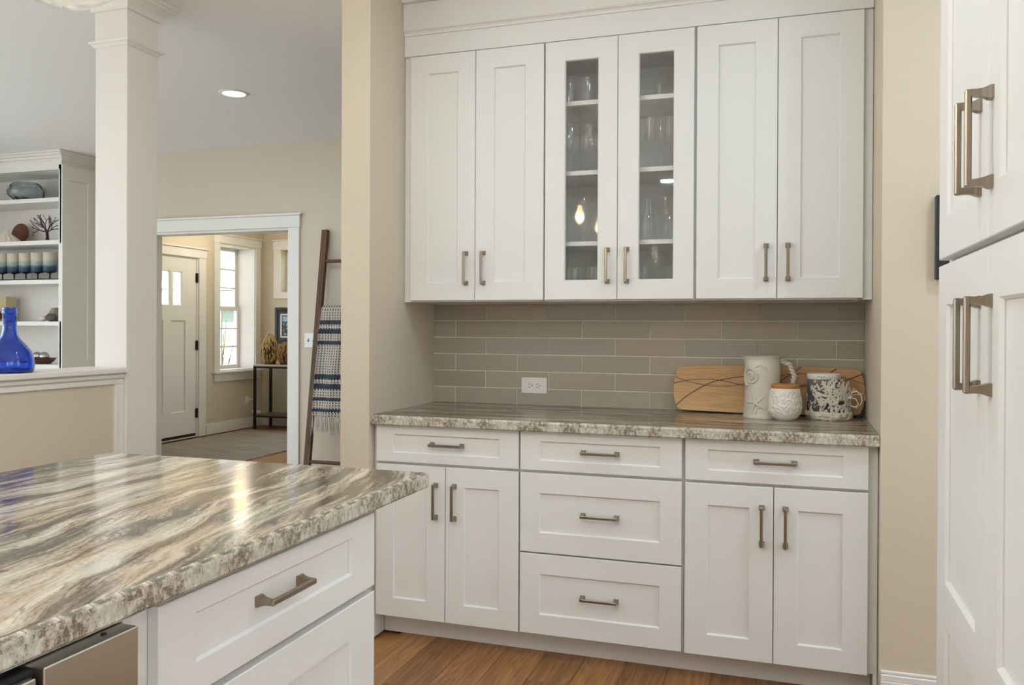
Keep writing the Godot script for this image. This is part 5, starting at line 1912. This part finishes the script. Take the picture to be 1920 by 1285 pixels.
func foyer() -> void:
	var rg := MB.new()
	rg.box(Vector3(-4.74, 0.0006, -5.0), Vector3(-3.262, 0.009, -2.65), 0.002)
	var lr := MB.new()
	lr.box(Vector3(-5.45, 0.0006, -1.5), Vector3(-1.4, 0.012, 5.9), 0.002)
	single("area_rug", lr, M.pale_wool, "large pale wool rug on the living room floor behind the half wall", "rug")
	single("rug", rg, M.rug_weave, "flat grey brown striped rug on the foyer floor", "rug")
	# console table
	var x0 := -4.70
	var x1 := -3.5
	var z1 := -5.14
	var z0 := -5.5
	var t := thing("console_table", "slim black metal console table with a pale top in the foyer", "table", Vector3((x0 + x1) / 2, 0, (z0 + z1) / 2))
	var o := t.position
	sub_box(t, "table_top", Vector3(x0, 0.782, z0) - o, Vector3(x1, 0.802, z1) - o, M.table_top, 0.002)
	var fr := MB.new()
	for e in [[x0, x1, z0, z0 + 0.02], [x0, x1, z1 - 0.02, z1], [x0, x0 + 0.02, z0, z1], [x1 - 0.02, x1, z0, z1]]:
		fr.box(Vector3(e[0], 0.758, e[2]) - o, Vector3(e[1], 0.782, e[3]) - o, 0.001)
		fr.box(Vector3(e[0], 0.15, e[2]) - o, Vector3(e[1], 0.17, e[3]) - o, 0.001)
	add(t, "frame", fr, M.black_metal)
	for x in [x0, x1 - 0.028]:
		for z in [z0, z1 - 0.028]:
			sub_box(t, "leg", Vector3(x, 0.0005, z) - o, Vector3(x + 0.028, 0.782, z + 0.028) - o, M.black_metal)
	sub_box(t, "shelf", Vector3(x0 + 0.02, 0.165, z0 + 0.02) - o, Vector3(x1 - 0.02, 0.182, z1 - 0.02) - o, M.shelf_board)
	cone("straw_cone", "large straw wrapped artichoke ornament at the end of the console table", Vector3(-4.57, 0.8023, -5.3), 0.104, 0.385, M.straw)
	cone("straw_cone", "smaller straw wrapped artichoke ornament next to the large one", Vector3(-4.352, 0.8023, -5.3), 0.088, 0.285, M.straw_dark)
	# picture over the table
	var p := thing("foyer_picture", "black framed seaside print with a white mat on the foyer end wall", "picture", Vector3(-4.42, 1.287, FB + 0.001))
	var f := MB.new()
	for e in [[-0.258, 0.258, 0.155, 0.234], [-0.258, 0.258, -0.234, -0.155], [-0.258, -0.184, -0.155, 0.155], [0.184, 0.258, -0.155, 0.155]]:
		f.box(Vector3(e[0], e[2], 0.0), Vector3(e[1], e[3], 0.02), 0.002)
	for e in [[-0.236, 0.236, 0.19, 0.215], [-0.236, 0.236, -0.215, -0.19], [-0.236, -0.21, -0.19, 0.19], [0.21, 0.236, -0.19, 0.19]]:
		f.box(Vector3(e[0], e[2], 0.018), Vector3(e[1], e[3], 0.03), 0.005)
	add(p, "frame", f, M.black_frame)
	sub_box(p, "mat", Vector3(-0.186, -0.157, 0.003), Vector3(0.186, 0.157, 0.012), M.mat_board, 0.0)
	sub_box(p, "print_border", Vector3(-0.157, -0.132, 0.0118), Vector3(0.157, 0.132, 0.0125), M.black_frame, 0.0)
	var q := MB.new()
	q.pic(Vector3(-0.147, -0.122, 0.0128), Vector3(0.294, 0, 0), Vector3(0, 0.244, 0))
	q.box(Vector3(-0.147, -0.122, 0.0122), Vector3(0.147, 0.122, 0.0126), 0.0)
	add(p, "print", q, M.sea_print)
	# outlet with a plug in light
	var w := thing("foyer_outlet", "white outlet with a plug in night light low on the foyer wall", "outlet", Vector3(FX, 0.34, -5.24))
	sub_box(w, "plate", Vector3(0.0, -0.058, -0.035), Vector3(0.006, 0.058, 0.035), M.white_plastic, 0.002)
	var nl := MB.new()
	nl.box(Vector3(0.006, -0.012, -0.03), Vector3(0.035, 0.034, 0.018), 0.004)
	nl.tube([Vector3(0.02, 0.01, -0.02), Vector3(0.03, 0.02, -0.05), Vector3(0.03, 0.006, -0.075)], [0.01, 0.012, 0.006], 8)
	add(w, "night_light", nl, M.white_plastic)
	var ps := MB.new()
	ps.box(Vector3(-4.82, 0.185, -5.33), Vector3(-4.71, 0.215, -5.27), 0.006)
	ps.box(Vector3(-4.80, 0.0, -5.31), Vector3(-4.79, 0.185, -5.3), 0.002)
	single("power_strip", ps, M.white_plastic, "small white power box beside the console table leg", "power strip")
	# warm lantern over the foyer, above the edge of the opening
	var l := thing("foyer_lamp", "warm glass lamp under the foyer ceiling hidden above the opening", "ceiling light", Vector3(-4.15, H, -4.15))
	var s := MB.new()
	s.lathe([Vector2(0.0, -0.02), Vector2(0.06, -0.018), Vector2(0.065, 0.0)], 24)
	s.tube([Vector3(0, -0.018, 0), Vector3(0, -0.19, 0)], 0.008, 8)
	add(l, "stem", s, M.dark_bronze)
	var b := MB.new()
	b.ball(Vector3(0, -0.26, 0), Vector3(0.06, 0.075, 0.06), 24)
	add(l, "bulb", b, M.bulb_glow)
	var g := OmniLight3D.new()
	g.name = "glow"
	g.light_color = Color(0.98, 0.96, 0.9)
	g.light_energy = 0.3
	g.light_size = 0.055
	g.omni_range = 16.0
	g.omni_attenuation = 2.0
	g.shadow_enabled = true
	g.position.y = -0.26
	l.add_child(g)


func cone(called: String, label: String, at: Vector3, r: float, h: float, m: Material) -> void:
	var t := thing(called, label, "ornament", at, "straw ornaments on the console table")
	var rr := RandomNumberGenerator.new()
	rr.seed = int(h * 1000)
	var rad := func(q: float) -> float:
		return r * (0.62 + 0.38 * sin(clampf(q / 0.32, 0, 1) * PI / 2)) if q < 0.32 else r * pow(cos((q - 0.32) / 0.68 * PI / 2), 0.72)
	var b := MB.new()
	b.surf(func(u, q): return Vector3(cos(TAU * u) * rad.call(q) * 0.93, 0.03 + q * (h - 0.03), -sin(TAU * u) * rad.call(q) * 0.93), 36, 24, true, func(_u, q): return Vector3(0, 0.02 + q * (h - 0.04), 0))
	add(t, "core", b, M.bark)
	var s := MB.new()
	for k in 260:
		var q := pow(rr.randf(), 1.1) * 0.94
		var a := rr.randf() * TAU
		var pts := []
		var lean := rr.randf_range(-0.5, 0.5)
		for j in 4:
			var f := j / 3.0
			var qq := clampf(q + f * 0.16 - 0.06, 0.0, 0.985)
			var ra: float = rad.call(qq) + 0.003 + 0.006 * sin(f * PI) + (0.005 if j == 3 else 0.0)
			var aa := a + lean * f * 0.4
			pts.append(Vector3(cos(aa) * ra, 0.03 + qq * (h - 0.03), -sin(aa) * ra))
		s.tube(pts, [0.004, 0.0065, 0.006, 0.002], 5)
	add(t, "straw", s, m).set_meta("kind", "stuff")
	var f := MB.new()
	f.lathe([Vector2(0.0, 0.0), Vector2(r * 0.66, 0.0), Vector2(r * 0.7, 0.012), Vector2(r * 0.64, 0.034), Vector2(0.0, 0.036)], 32)
	add(t, "foot", f, M.bark)


func _ready() -> void:
	rng.seed = 1
	materials()
	make_pull()
	lights_and_camera()
	rooms()
	base_cabinets()
	upper_cabinets()
	island()
	pantry()
	bookcase()
	cutlery_wall_things()
	worktop_things()
	glassware()
	pendant(Vector3(0.28, 2.03, 2.43), "clear glass globe pendant whose underside shows at the top corner")
	pendant(Vector3(0.28, 2.03, 3.03), "clear glass globe pendant over the near end of the island")
	ladder_and_throw()
	ornaments()
	foyer()
